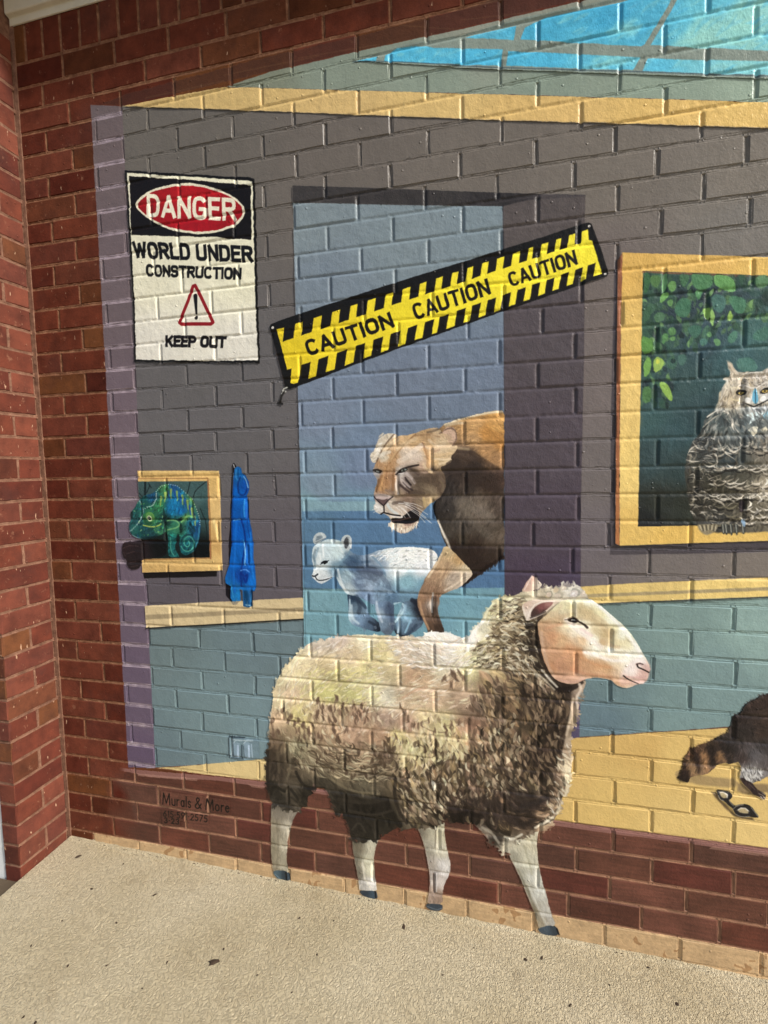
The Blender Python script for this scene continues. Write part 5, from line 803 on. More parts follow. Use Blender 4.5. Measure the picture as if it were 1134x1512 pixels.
marks([fl], 700, 30, 9, DN, region=BODY, amp=.12, op=.32, bend=.35, soft=3.5)
marks([fl], 400, 16, 4, DN, region=BODY, amp=.24, op=.5, bend=.4)
marks([fl], 240, 16, 5.5, DN, region=[(580,1090),(700,1080),(740,1060),(790,1090),(770,1170),(700,1190),(600,1210),(578,1140)], cols=[(206,190,156),(186,168,136),(216,202,168),(170,150,122)], op=.72, bend=.35, soft=1.3)
marks([fl], 200, 17, 4.5, DN, region=BODY, cols=[(56,45,37),(44,36,30),(70,57,46)], op=.85, bend=.4, soft=1.2)
LGT = [(214,192,156),(196,172,136),(226,206,170),(176,150,118),(186,164,120)]
marks([fl], 190, 22, 7, DN, region=BODY, cols=[(62,50,40),(48,38,32),(78,62,50)], op=.7, bend=.3, soft=1.6)
marks([fl], 110, 20, 6.5, DN, region=BODY, amp=.2, cols=LGT, op=.5, bend=.3)
marks([fl], 160, 19, 6, DN, region=[(585,1095),(690,1085),(690,1115),(590,1130)], amp=.08, cols=[(206,192,140),(196,176,130),(214,204,160)], op=.7, bend=.3)
marks([fl], 260, 20, 6.5, DN, region=[(770,1010),(832,1020),(834,1060),(826,1120),(800,1160),(760,1130),(790,1080)], cols=[(44,35,30),(60,48,40),(36,28,24)], op=.65, bend=.25, soft=1.8)
marks([fl], 120, 17, 5, DN, region=[(770,1010),(832,1020),(834,1060),(826,1120),(800,1160),(760,1130),(790,1080)], cols=[(150,128,102),(130,108,84)], op=.6, bend=.25)
marks([fl], 220, 22, 8, DN, region=[(660,1190),(760,1165),(810,1180),(790,1222),(690,1212)], cols=[(42,34,30),(56,46,42)], op=.5, bend=.25, soft=2)
NK = [(722,895),(770,880),(795,915),(800,960),(815,1000),(800,1012),(750,990),(700,985),(700,960),(725,930)]; NF = [(730,900,15),(760,940,-10),(780,970,-50),(720,970,20),(790,1000,-60)]
marks([fl], 420, 19, 5.5, NF, region=NK, amp=.28, op=.75, bend=.5, base=BASE, soft=1.4)
marks([fl], 300, 15, 3.8, NF, region=NK, cols=[(74,60,46),(92,76,58),(56,46,38)], op=.75, bend=.5)
marks([fl], 300, 15, 3.8, NF, region=NK, cols=[(206,196,170),(186,172,140),(226,218,190),(160,142,112)], op=.75, bend=.5)
marks([fl], 70, 17, 5, NF, region=[(776,915),(800,930),(806,985),(826,1010),(800,1010),(778,960)], cols=[(44,36,30)], op=.8, bend=.4)
HQ = [(420,1098),(450,1085),(560,1100),(575,1120),(578,1150),(540,1158),(470,1145),(440,1135),(425,1120)]; HF = [(430,1100,-60),(470,1120,-35),(520,1140,-10),(560,1130,15)]
marks([fl], 420, 26, 4.6, HF, region=HQ, amp=.26, op=.65, bend=.3, base=BASE, soft=1.4)
marks([fl], 120, 24, 3.6, HF, region=HQ, cols=[(72,60,48),(84,70,54)], op=.75, bend=.35); marks([fl], 120, 24, 3.6, HF, region=HQ, cols=[(196,186,150),(176,160,126)], op=.6, bend=.3)
marks([fl], 300, 24, 6, [(410,1140,80),(450,1160,-60),(520,1200,-60),(570,1190,-80)], region=[(392,1098),(425,1100),(440,1140),(580,1158),(600,1215),(520,1245),(440,1200),(392,1180)], amp=.3, op=.5, bend=.3, base=BASE, soft=2)
marks([fl], 110, 15, 3.4, [(830,1180,-50)], region=[(826,1085),(846,1110),(846,1150),(832,1180),(812,1216),(800,1216),(820,1150)], cols=[(176,150,122),(236,224,196),(150,124,98)], op=.6, bend=.3)
locks([(825,860),(850,862),(866,877),(866,884),(830,882),(800,884),(800,870)], 14, 13, 10, (.74,.86), (1.0,1.07), [(840,870,20)], dop=.7)
MIDR = [(400,1045),(450,1035),(500,1030),(560,1040),(600,1050),(680,1060),(700,1085),(600,1098),(570,1120),(500,1112),(440,1092),(400,1095)]
marks([fl], 230, 22, 8, [(430,1070,-80),(500,1080,-85),(600,1080,-80)], region=MIDR, amp=.12, tint=(.8,.77,.74), op=.45, bend=.3, soft=3, base=BASE)
marks([fl], 130, 14, 4.5, [(430,1070,-75),(500,1080,-95),(600,1080,-85)], region=MIDR, cols=[(120,98,80),(140,116,94),(104,84,68)], op=.5, bend=.4, soft=1.8)
marks([fl], 120, 15, 4.5, [(430,1070,-60),(500,1080,-80),(600,1080,-70)], region=MIDR, cols=[(222,208,176),(206,188,154)], op=.5, bend=.3, soft=1.6)
# ragged dark gaps where lit and shaded wool meet
for l, w in [([(470,1032),(474,1050),(466,1058)],3),([(470,1052),(478,1042),(477,1058)],3),([(496,1030),(494,1046),(502,1050)],3.4),([(490,1044),(496,1060),(492,1078),(500,1092)],4.6),([(484,1062),(492,1068)],3),([(504,1040),(512,1046),(522,1042)],2.6),([(536,1042),(530,1052),(524,1054)],3),([(532,1056),(540,1048),(544,1060)],3),([(528,1062),(538,1064)],2.2),
             ([(402,1064),(404,1085),(410,1080)],4),([(420,1048),(424,1062),(436,1066),(446,1070)],3),([(428,1056),(440,1062)],3.4),([(448,1072),(452,1088),(458,1078)],3.4),([(462,1070),(466,1094),(472,1086)],3.4),([(440,1078),(444,1092)],3),([(500,1086),(510,1078)],2),([(520,1100),(528,1110)],3),([(548,1122),(560,1116),(575,1106)],3.2),([(556,1110),(564,1122)],3.4),([(570,1098),(578,1110),(574,1090)],3.6),([(584,1086),(580,1105)],2.6),
             ([(520,1145),(540,1144),(552,1138)],2.6),([(536,1132),(556,1134),(566,1128)],2.8),([(500,1116),(512,1130),(516,1118)],2.4),([(480,1112),(500,1122),(512,1120)],2),([(470,1124),(490,1136),(512,1140)],2.4),([(446,1106),(470,1118)],1.8),([(600,1062),(612,1070),(634,1062)],2),([(620,1070),(640,1080),(660,1082)],2.2),([(668,1078),(680,1066),(690,1064)],2.4),([(656,1074),(668,1070)],2),
             ([(615,1096),(630,1104),(640,1112),(644,1098)],4),([(640,1108),(652,1112)],3),([(655,1002),(668,994),(676,1000)],3),([(664,1010),(674,996)],2.2),([(676,992),(684,1000)],2.2),([(700,1032),(698,1046),(706,1054)],3.4),([(712,1018),(716,1030),(724,1022)],3),([(736,1004),(744,1012),(748,1000)],2.4),([(700,1080),(714,1070),(728,1068)],3),([(590,1042),(596,1052)],2)]:
    stroke([(a_ + rnd.uniform(-2, 2), b_ + rnd.uniform(-2, 2)) for a_, b_ in l], [w * .5, w * .9, w * .5], (112,90,72) if l[0][1] < 1090 else (80,66,50), .6, sm=1, clip=[fl], soft=1.8)
    for (u_, v_) in l:
        for _ in range(2):
            q_ = pc([(u_ + rnd.uniform(-3, 3), v_ + rnd.uniform(-1, 3))])[0]; a_ = R_(-88 + rnd.uniform(-30, 30)); k_ = rnd.uniform(.7, 1.2)
            dab(q_[0], q_[1], a_, 16 * k_, (2.0 * w + 1.5) * k_ * .7, (104,82,66) if v_ < 1090 else (78,62,48), .72, [fl], 2.4, rnd.uniform(-.3, .3))
            if rnd.random() < .6: dab(q_[0] + rnd.uniform(3, 7), q_[1] + rnd.uniform(-2, 5), a_ + .2, 15 * k_, 4 * k_, np.clip(BASE[int(q_[1]), int(q_[0])] * 1.18, 0, 245), .6, [fl], 1.3, .1)
for l, w, c, o in [([(800,900),(792,930),(796,960),(804,985),(820,1002),(838,1012)], 7, (44,34,28), .8),([(790,940),(786,960),(800,980)], 6, (60,50,40), .6),([(812,1010),(830,1020),(845,1016),(860,1004)], 8, (34,26,24), .8),([(838,1020),(838,1045),(832,1080),(826,1110)], 8, (48,38,32), .55),([(800,990),(812,1004),(822,1014)], 3, (206,198,180), .85),([(780,985),(800,1000),(818,1018)], 2.6, (196,184,158), .7),([(855,1010),(858,1018),(850,1030),(852,1045)], 4, (226,206,184), .8),([(862,1006),(866,1010)], 3, (196,176,150), .8),
                   ([(846,1032),(842,1060),(836,1085)], 4, (214,192,164), .7),([(770,1190),(790,1186),(806,1176)], 8, (46,40,40), .6),([(668,1205),(690,1200),(710,1206)], 7, (30,24,22), .8),([(656,1208),(664,1200),(676,1208)], 5, (34,28,24), .7),([(584,1150),(582,1175),(590,1200),(600,1215)], 5, (36,30,26), .7),([(570,1180),(576,1200),(590,1218)], 8, (30,26,22), .8),([(395,1110),(394,1140),(396,1165)], 5, (40,34,30), .8),([(437,1140),(446,1158),(456,1164),(478,1164)], 4.5, (34,30,26), .8),
                   ([(424,1100),(430,1130),(424,1150)], 3.4, (110,100,80), .6),([(446,1112),(480,1145),(520,1170),(560,1172)], 4, (130,118,92), .5),([(410,1110),(412,1140)], 4, (96,84,66), .6),([(500,1180),(540,1186),(570,1180)], 5, (56,50,42), .6),([(515,1196),(550,1204),(580,1196)], 3.4, (60,54,46), .6),([(520,1225),(530,1212),(540,1228)], 3, (70,64,54), .6),([(400,1172),(404,1160),(420,1168)], 4, (30,28,24), .7),([(430,1165),(440,1180)], 4, (30,28,24), .7),
                   ([(655,955),(625,960),(600,955)], 3, (226,214,200), .5),([(628,938),(645,934),(665,937)], 4, (244,242,236), .8),([(700,932),(694,944),(690,960)], 5, (246,244,238), .8),([(715,916),(704,926),(700,940)], 4.4, (244,240,230), .8),([(727,890),(718,904),(716,914)], 3.4, (236,232,196), .8),([(595,1030),(610,1020),(630,1015)], 3, (206,160,130), .5),([(840,1160),(832,1180),(822,1200)], 4, (226,212,180), .7),([(790,1222),(806,1214),(816,1206)], 3.4, (226,216,190), .8),([(712,1222),(726,1230),(736,1244)], 4, (150,142,126), .8),([(745,1236),(756,1240),(770,1232)], 3.4, (206,200,180), .8)]:
    stroke(l, w, c, o, sm=1, clip=[fl], soft=2.6)
# head
HC = [(800,905,(206,178,146)),(815,895,(230,216,186)),(830,890,(226,214,184)),(850,885,(240,234,214)),(866,888,(244,240,228)),(845,900,(214,198,160)),(870,905,(206,184,148)),(860,895,(200,180,146)),(885,905,(220,208,176)),(890,895,(246,242,230)),(805,925,(190,150,122)),(825,920,(198,166,136)),(835,925,(226,206,182)),(800,945,(180,140,116)),(815,940,(206,152,120)),(830,945,(210,170,136)),(850,930,(240,226,214)),(860,925,(236,224,210)),
      (865,935,(244,232,226)),(875,945,(246,238,230)),(860,945,(224,190,160)),(880,930,(206,186,156)),(895,935,(196,170,134)),(890,950,(200,172,140)),(905,930,(214,200,166)),(905,915,(242,238,226)),(920,935,(246,242,234)),(925,950,(230,216,186)),(940,955,(246,242,236)),(910,950,(220,204,172)),(805,965,(196,150,122)),(820,970,(192,144,116)),(840,962,(206,152,118)),(855,965,(198,144,108)),(870,962,(232,214,196)),(880,958,(246,240,234)),(900,960,(248,242,236)),
      (815,985,(190,138,108)),(830,985,(182,134,108)),(850,985,(194,142,112)),(865,985,(200,152,120)),(880,985,(202,154,120)),(895,985,(204,160,126)),(905,975,(230,208,188)),(915,965,(240,230,220)),(930,970,(246,240,236)),(945,970,(244,236,230)),(935,985,(242,230,220)),(955,985,(220,190,178)),(950,998,(226,192,180)),(925,1005,(228,206,192)),(940,1006,(224,194,184)),(915,1010,(206,160,132)),(840,1003,(206,160,140)),(825,998,(190,146,124)),(860,1001,(200,160,140)),(885,998,(214,170,140))]
HC = [(a, b, (min(c[0] * 1.0, 250), min(c[1] * 1.02, 248), c[2] * .97)) for a, b, c in HC]
poly(A_([(440,340),(500,290),(545,240),(600,225),(720,215),(780,250),(850,310),(930,375),(1000,460),(1040,530),(1085,610),(1091,650),(1080,692),(1062,722),(1010,730),(975,748),(940,754),(890,738),(860,705),(770,690),(700,700),(650,728),(600,728),(550,715),(510,690),(480,640),(450,570),(436,500),(426,430),(415,370)]), HC, sm=1, rough=.5, pid=shd, tex=.04, field=4)
marks([shd], 900, 17, 3.4, [(830,920,150),(820,980,170),(880,920,-40),(900,960,-30),(930,980,-35),(850,940,-35)], amp=.05, op=.5, soft=2)
for l, w, c, o in [([(590,345),(620,380),(680,420),(740,470),(800,510)], 7, (246,236,228), .6),([(700,540),(780,560),(850,590),(950,590)], 5, (248,242,236), .7),([(680,400),(740,440)], 4, (236,206,206), .6),([(640,300),(700,300),(800,350),(860,420)], 9, (200,178,138), .6),([(660,330),(740,340),(820,400),(850,450)], 6, (196,172,132), .5),([(500,300),(560,330),(600,310)], 6, (206,180,146), .5),([(800,470),(850,500),(900,510)], 5, (196,166,128), .5),([(730,225),(790,262),(860,330),(930,400),(1000,490),(1040,560)], 5, (250,248,240), .8),([(470,400),(520,380),(560,370)], 5, (206,154,120), .5),
                   ([(440,420),(452,520),(480,620),(520,690)], 4, (206,176,150), .6),([(620,640),(700,670),(790,680),(860,690)], 5, (196,138,104), .5),([(680,570),(780,620),(850,630)], 5, (212,156,110), .5),([(600,560),(520,600),(560,650)], 6, (196,146,116), .4),([(540,700),(620,722),(690,700)], 3, (206,166,150), .6),([(460,340),(540,300),(560,260)], 5, (216,196,160), .5),([(640,250),(650,320)], 4, (232,222,196), .6),([(560,300),(640,290)], 6, (226,216,186), .5)]:
    stroke(A_(l), w, c, o, sm=1, clip=[shd], soft=4)
poly(A_([(930,640),(990,580),(1040,560),(1085,610),(1091,650),(1080,692),(1062,722),(1010,730),(960,740),(900,735)]), [(930,990,(242,230,222)),(945,975,(244,236,230)),(955,990,(214,176,164)),(950,1002,(222,184,172)),(925,1008,(214,176,154))], sm=1, rough=.4, pid=snm, soft=6, tex=.03)
stroke(A_([(1010,612),(1030,608),(1060,620),(1088,642)]), 4.4, (206,176,168), .8); stroke(A_([(1012,612),(1018,630),(1045,640),(1084,660)]), 2.2, (34,26,26), .95, sm=1); stroke(A_([(1012,610),(1030,606),(1048,612)]), 1.5, (60,44,42), .9)
stroke(A_([(932,680),(960,702),(990,716),(1020,726)]), [2.4,1], (40,30,30), .95, sm=1); stroke(A_([(950,686),(1000,690),(1060,690)]), 2.4, (206,160,154), .5)
poly(A_([(592,346),(618,332),(648,334),(668,352),(650,364),(618,362)]), (34,26,24), sm=1, rough=.2, pid=sy); stroke(A_([(625,348),(640,349)]), 2, (196,196,190), pid=sy); stroke(A_([(582,346),(604,344)]), 1.2, (60,48,42), .8)
stroke(A_([(655,352),(680,364),(700,378),(715,392)]), [2.6,3.8], (56,42,38), .95, pid=sy); stroke(A_([(600,338),(625,328),(655,338)]), 1.2, (110,86,70), .7); stroke(A_([(600,366),(640,372),(680,388)]), 2, (240,220,212), .7)
# ears
poly(A_([(322,175),(345,130),(385,80),(400,90),(430,115),(450,140),(420,165),(360,178)]), [(775,865,(206,170,150)),(785,855,(214,176,158)),(795,862,(236,222,200))], sm=1, rough=.5, pid=se[0]); stroke(A_([(384,84),(360,130),(340,165)]), 1.6, (236,216,204), .8); stroke(A_([(410,100),(412,150)]), 4, (232,214,192), .7)
poly(A_([(324,260),(345,240),(400,225),(470,228),(530,232),(552,238),(520,260),(480,290),(450,315),(390,340),(352,355),(345,330),(328,290)]), [(775,892,(214,186,166)),(780,905,(220,204,190)),(800,888,(226,206,186)),(820,888,(224,204,180))], sm=1, rough=.5, pid=se[1])
poly(A_([(372,335),(385,290),(410,260),(450,242),(500,238),(515,242),(490,270),(455,300),(410,318)]), [(788,905,(70,50,46)),(800,898,(130,78,76)),(812,892,(170,120,112)),(805,905,(60,42,40))], sm=1, rough=.4, clip=[se[1]])
stroke(A_([(352,350),(375,290),(400,255),(450,236),(520,236)]), 1.6, (240,228,216), .8, clip=se); stroke(A_([(376,334),(420,318),(465,298)]), 2.4, (40,30,28), .7, clip=se); stroke(A_([(330,262),(340,300),(350,345)]), 2.4, (232,218,200), .8, clip=se)
stroke(A_([(395,345),(430,335),(470,310)]), 3, (90,74,60), .6, clip=[fl, shd])
stroke(A_([(560,225),(600,215),(660,212),(720,210)]), 2, (190,172,146), .6)
keep = [p['id'] for t in (CT, DS, CK, SKY) for p in t['parts']]
lum = (PAINT * np.array((.3, .59, .11), np.float32)).sum(-1, keepdims=True); k_ = np.where(np.isin(IDS, keep), 1.0, .90)[..., None].astype(np.float32)
k_[np.isin(IDS, [lb, lh, ll] + le)] = .74; k_[IDS == rt] = .66; k_[IDS == fl] = .84
PAINT = lum + (PAINT - lum) * k_
def curve(ids, c, mid):                    # stronger light and dark in the brushwork of one figure
    m_ = np.isin(IDS, ids)[..., None]; globals()['PAINT'] = np.where(m_, mid + (PAINT - mid) * c, PAINT)
curve([lb, lh, ll] + le, 1.10, 112); curve([cbd] + cl, 1.22, 165); curve([OWL], 1.22, 90); curve([fl], 1.08, 120); curve([shd, snm], 1.06, 170)
PAINT = np.clip(PAINT, 6, 250).astype(np.float32)
# ------------------------------------------------------------------ materials
def lin(c): return tuple(((x / 255) / 12.92 if x / 255 <= .04045 else ((x / 255 + .055) / 1.055) ** 2.4) for x in c) + (1,)
def mat(name):
    m_ = bpy.data.materials.new(name); m_.use_nodes = True; nt = m_.node_tree; return m_, nt, nt.nodes['Principled BSDF']
def N(nt, t, **k):
    n = nt.nodes.new(t)
    for a, b in k.items():
        if a in n.inputs: n.inputs[a].default_value = b
        else: setattr(n, a, b)
    return n
def ramp(nt, src, stops):
    r = nt.nodes.new('ShaderNodeValToRGB'); e = r.color_ramp.elements
    while len(e) > 1: e.remove(e[-1])
    e[0].position, e[0].color = stops[0][0], stops[0][1]
    for p, c in stops[1:]: x = e.new(p); x.color = c
    nt.links.new(src, r.inputs[0]); return r
def mix(nt, fac, a, b, typ='MIX'):
    n = nt.nodes.new('ShaderNodeMix'); n.data_type = 'RGBA'; n.blend_type = typ
    for s, v in ((0, fac), (6, a), (7, b)):
        if isinstance(v, (int, float, tuple)): n.inputs[s].default_value = v
        else: nt.links.new(v, n.inputs[s])
    return n.outputs[2]
img = bpy.data.images.new('mural_paint', PW, PH, alpha=True); img.alpha_mode = 'CHANNEL_PACKED'
buf = np.empty((PH, PW, 4), np.float32); buf[..., :3] = PAINT / 255; buf[..., 3] = ALPHA
img.pixels.foreach_set(buf.ravel()); img.update(); img.pack(); del buf
def set_uv(me, loc=(0, 0, 0)):
    co = np.empty(len(me.vertices) * 3, np.float32); me.vertices.foreach_get('co', co); co = co.reshape(-1, 3)
    li = np.empty(len(me.loops), np.int32); me.loops.foreach_get('vertex_index', li)
    uv = np.stack([(co[li, 0] + loc[0] - PX0) / (PM * PW), (co[li, 2] + loc[2] - PZ0) / (PM * PH)], 1).astype(np.float32)
    l = me.uv_layers.new(name='wall'); l.data.foreach_set('uv', uv.ravel())

def brick_colour(nt, dark=.80):
    """mottled fired clay, each brick its own tone"""
    oi = N(nt, 'ShaderNodeObjectInfo'); geo = N(nt, 'ShaderNodeNewGeometry')
    at = nt.nodes.new('ShaderNodeAttribute'); at.attribute_name = 'tone'; at.attribute_type = 'GEOMETRY'
    ad = N(nt, 'ShaderNodeMath', operation='ADD'); nt.links.new(oi.outputs['Random'], ad.inputs[0]); nt.links.new(at.outputs['Fac'], ad.inputs[1])
    fr_ = N(nt, 'ShaderNodeMath', operation='FRACT'); nt.links.new(ad.outputs[0], fr_.inputs[0])
    k = lambda c: lin(tuple(x * dark for x in c))
    base = ramp(nt, fr_.outputs[0], [(0, k((110,52,38))), (.2, k((122,62,44))), (.4, k((96,42,30))), (.55, k((132,72,54))), (.7, k((112,58,46))), (.85, k((126,78,46))), (1, k((86,38,28)))])
    n1 = N(nt, 'ShaderNodeTexNoise', Scale=16.0, Detail=6.0, Roughness=.62); nt.links.new(geo.outputs['Position'], n1.inputs['Vector'])
    r1 = ramp(nt, n1.outputs['Fac'], [(.28, (.50, .46, .44, 1)), (.5, (.95, .92, .88, 1)), (.72, (1.38, 1.30, 1.2, 1))])
    c = mix(nt, .8, base.outputs[0], r1.outputs[0], 'MULTIPLY')
    n2 = N(nt, 'ShaderNodeTexNoise', Scale=5.0, Detail=5.0, Roughness=.7); nt.links.new(geo.outputs['Position'], n2.inputs['Vector'])
    c = mix(nt, ramp(nt, n2.outputs['Fac'], [(.52, (0, 0, 0, 1)), (.72, (.5, .5, .5, 1))]).outputs[0], c, k((82, 52, 46)))
    mp = N(nt, 'ShaderNodeMapping'); mp.inputs['Scale'].default_value = (1, 1, .35); nt.links.new(geo.outputs['Position'], mp.inputs['Vector'])
    n3 = N(nt, 'ShaderNodeTexNoise', Scale=85.0, Detail=3.0, Roughness=.5); nt.links.new(mp.outputs[0], n3.inputs['Vector'])
    sp = ramp(nt, n3.outputs['Fac'], [(.70, (0, 0, 0, 1)), (.75, (.75, .75, .75, 1))])
    n4 = N(nt, 'ShaderNodeTexNoise', Scale=26.0, Detail=9.0, Roughness=.75); nt.links.new(geo.outputs['Position'], n4.inputs['Vector'])
    c = mix(nt, ramp(nt, n4.outputs['Fac'], [(.60, (0, 0, 0, 1)), (.66, (.55, .55, .55, 1))]).outputs[0], c, lin((140, 98, 76)))     # mortar smears left on the faces
    return mix(nt, sp.outputs[0], c, lin((196, 160, 130))), geo
def add_bump(nt, b, geo, layers):
    prev = None
    for sc, det, dist, stre, vec in layers:
        n = N(nt, 'ShaderNodeTexNoise', Scale=sc, Detail=det, Roughness=.6)
        if vec is not None:
            mp = N(nt, 'ShaderNodeMapping'); mp.inputs['Scale'].default_value = vec; nt.links.new(geo.outputs['Position'], mp.inputs['Vector']); nt.links.new(mp.outputs[0], n.inputs['Vector'])
        else: nt.links.new(geo.outputs['Position'], n.inputs['Vector'])
        bp = N(nt, 'ShaderNodeBump'); bp.inputs['Distance'].default_value = dist; bp.inputs['Strength'].default_value = stre
        nt.links.new(n.outputs['Fac'], bp.inputs['Height'])
        if prev: nt.links.new(prev.outputs[0], bp.inputs['Normal'])
        prev = bp
    vo = N(nt, 'ShaderNodeTexVoronoi', Scale=34.0); nt.links.new(geo.outputs['Position'], vo.inputs['Vector'])
    rp = ramp(nt, vo.outputs['Distance'], [(0, (1, 1, 1, 1)), (.07, (.85, .85, .85, 1)), (.13, (0, 0, 0, 1))])
    sx = N(nt, 'ShaderNodeSeparateColor'); nt.links.new(vo.outputs['Color'], sx.inputs[0]); gt = N(nt, 'ShaderNodeMath', operation='GREATER_THAN'); gt.inputs[1].default_value = .72; nt.links.new(sx.outputs[0], gt.inputs[0])
    mu = N(nt, 'ShaderNodeMath', operation='MULTIPLY'); nt.links.new(rp.outputs[0], mu.inputs[0]); nt.links.new(gt.outputs[0], mu.inputs[1])
    bp = N(nt, 'ShaderNodeBump'); bp.inputs['Distance'].default_value = .0016; nt.links.new(mu.outputs[0], bp.inputs['Height']); nt.links.new(prev.outputs[0], bp.inputs['Normal'])
    nt.links.new(bp.outputs[0], b.inputs['Normal'])
def wall_mat(name, kind):
    m_, nt, b = mat(name)
    t = N(nt, 'ShaderNodeTexImage', image=img, interpolation='Linear', extension='EXTEND'); uvn = N(nt, 'ShaderNodeUVMap', uv_map='wall'); nt.links.new(uvn.outputs[0], t.inputs[0])
    if kind == 'brick': raw, geo = brick_colour(nt)
    else:
        geo = N(nt, 'ShaderNodeNewGeometry'); n1 = N(nt, 'ShaderNodeTexNoise', Scale=40.0, Detail=6.0, Roughness=.7); nt.links.new(geo.outputs['Position'], n1.inputs['Vector'])
        raw = ramp(nt, n1.outputs['Fac'], [(.3, lin((92, 60, 44))), (.5, lin((122, 84, 62))), (.72, lin((150, 110, 84)))]).outputs[0]
    if kind == 'coat': nt.links.new(t.outputs[0], b.inputs['Base Color'])
    else: nt.links.new(mix(nt, t.outputs[1], raw, t.outputs[0]), b.inputs['Base Color'])
    # paint is semi-gloss, bare masonry is matt
    r_ = N(nt, 'ShaderNodeMapRange'); r_.inputs['To Min'].default_value = .85; r_.inputs['To Max'].default_value = .26
    if kind == 'coat': r_.inputs[0].default_value = 1
    else: nt.links.new(t.outputs[1], r_.inputs[0])
    nr = N(nt, 'ShaderNodeTexNoise', Scale=60.0, Detail=3.0); nt.links.new(geo.outputs['Position'] if kind != 'coat' else N(nt, 'ShaderNodeNewGeometry').outputs['Position'], nr.inputs['Vector'])
    ma = N(nt, 'ShaderNodeMath', operation='MULTIPLY_ADD'); nt.links.new(nr.outputs['Fac'], ma.inputs[0]); ma.inputs[1].default_value = .18; nt.links.new(r_.outputs[0], ma.inputs[2])
    nt.links.new(ma.outputs[0], b.inputs['Roughness']); b.inputs['Specular IOR Level'].default_value = .24
    if kind != 'coat':
        ms = N(nt, 'ShaderNodeMapRange'); ms.inputs['To Min'].default_value = .08; ms.inputs['To Max'].default_value = .24; nt.links.new(t.outputs[1], ms.inputs[0]); nt.links.new(ms.outputs[0], b.inputs['Specular IOR Level'])
    if kind == 'brick': ly = [(30, 4, .0020, .8, None), (150, 4, .0009, .9, None), (330, 2, .0004, .7, None)]
    elif kind == 'coat': ly = [(20, 3, .0026, .8, None), (100, 5, .0011, .9, None), (300, 2, .0008, .9, (1, 1, .6))]
    else: ly = [(60, 5, .0022, .9, None), (220, 3, .0008, .8, None)]
    if kind == 'coat': geo = N(nt, 'ShaderNodeNewGeometry')
    add_bump(nt, b, geo, ly)
    return m_
M_BRICK = wall_mat('brick', 'brick'); M_MORTAR = wall_mat('mortar', 'mortar'); M_COAT = wall_mat('mural_paint', 'coat')

# ------------------------------------------------------------------ the main wall: mortar first, bricks one by one
def smooth_noise1(n, amp, k=1):
    a = rng.uniform(-1, 1, n + 2 * k)
    for _ in range(k): a = (a[:-2] + a[1:-1] * 2 + a[2:]) / 4 if len(a) > n + 1 else a
    return a[:n] * amp
WALL = empty('brick_wall', (0, 0, floor_z(0)))
tag(WALL, 'long brick wall carrying the painted mural, meeting the short return wall at left', 'wall')
WL = Vector((0, 0, floor_z(0)))
JD = .0052                                                           # depth of the tooled joint below the brick faces
def joint_strip(v, f, p0, p1, half, horizontal):
    L = abs(p1[0] - p0[0]) if horizontal else abs(p1[1] - p0[1]); n = max(int(L / .013), 2)
    off = [-1.45, -1.0, -.45, .0, .45, 1.0, 1.45]; dep = [.004, .0010, JD * .8, JD, JD * .8, .0010, .004]
    wob = rng.normal(0, .0006, n + 1); base = len(v)
    if horizontal: dep = [.004, .0010, JD * .45, JD * .55, JD * .45, .0010, .004]
    for i in range(n + 1):
        t = i / n
        for o_, d_ in zip(off, dep):
            o2 = o_ * half + (wob[i] + rng.normal(0, .00035) if abs(o_) < 1.2 else 0)
            y = d_ + rng.normal(0, .00028 if abs(o_) > .9 else .00045)
            v.append((p0[0] + (p1[0] - p0[0]) * t, y, p0[1] + o2) if horizontal else (p0[0] + o2, y, p0[1] + (p1[1] - p0[1]) * t))
    for i in range(n):
        for k in range(6):
            a = base + i * 7 + k; f.append((a, a + 7, a + 8, a + 1) if horizontal else (a, a + 1, a + 8, a + 7))
def build_mortar():
    v, f = [], []
    for r in range(0, ROWS + 2): joint_strip(v, f, (0.001, BED[r]), (WALL_X1, BED[r]), JW, True)
    for r in range(ROWS + 2):
        for x in HEADS[r]: joint_strip(v, f, (x, BED[r] - .001), (x, BED[r + 1] + .001), JW, False)
        joint_strip(v, f, (.0005, BED[r]), (.0005, BED[r + 1]), JW * .6, False)
    b, q = boxes([(-.01, .0065, -.16, WALL_X1, .11, 3.06)])
    n = len(v); v += b; f += [tuple(i + n for i in t) for t in q]
    v = [(x - WL.x, y - WL.y, z - WL.z) for x, y, z in v]
    o = mesh('mortar', v, f, M_MORTAR, WALL, smooth=True); o.data.uv_layers.clear() if o.data.uv_layers else None; set_uv(o.data, tuple(WL)); return o
build_mortar()
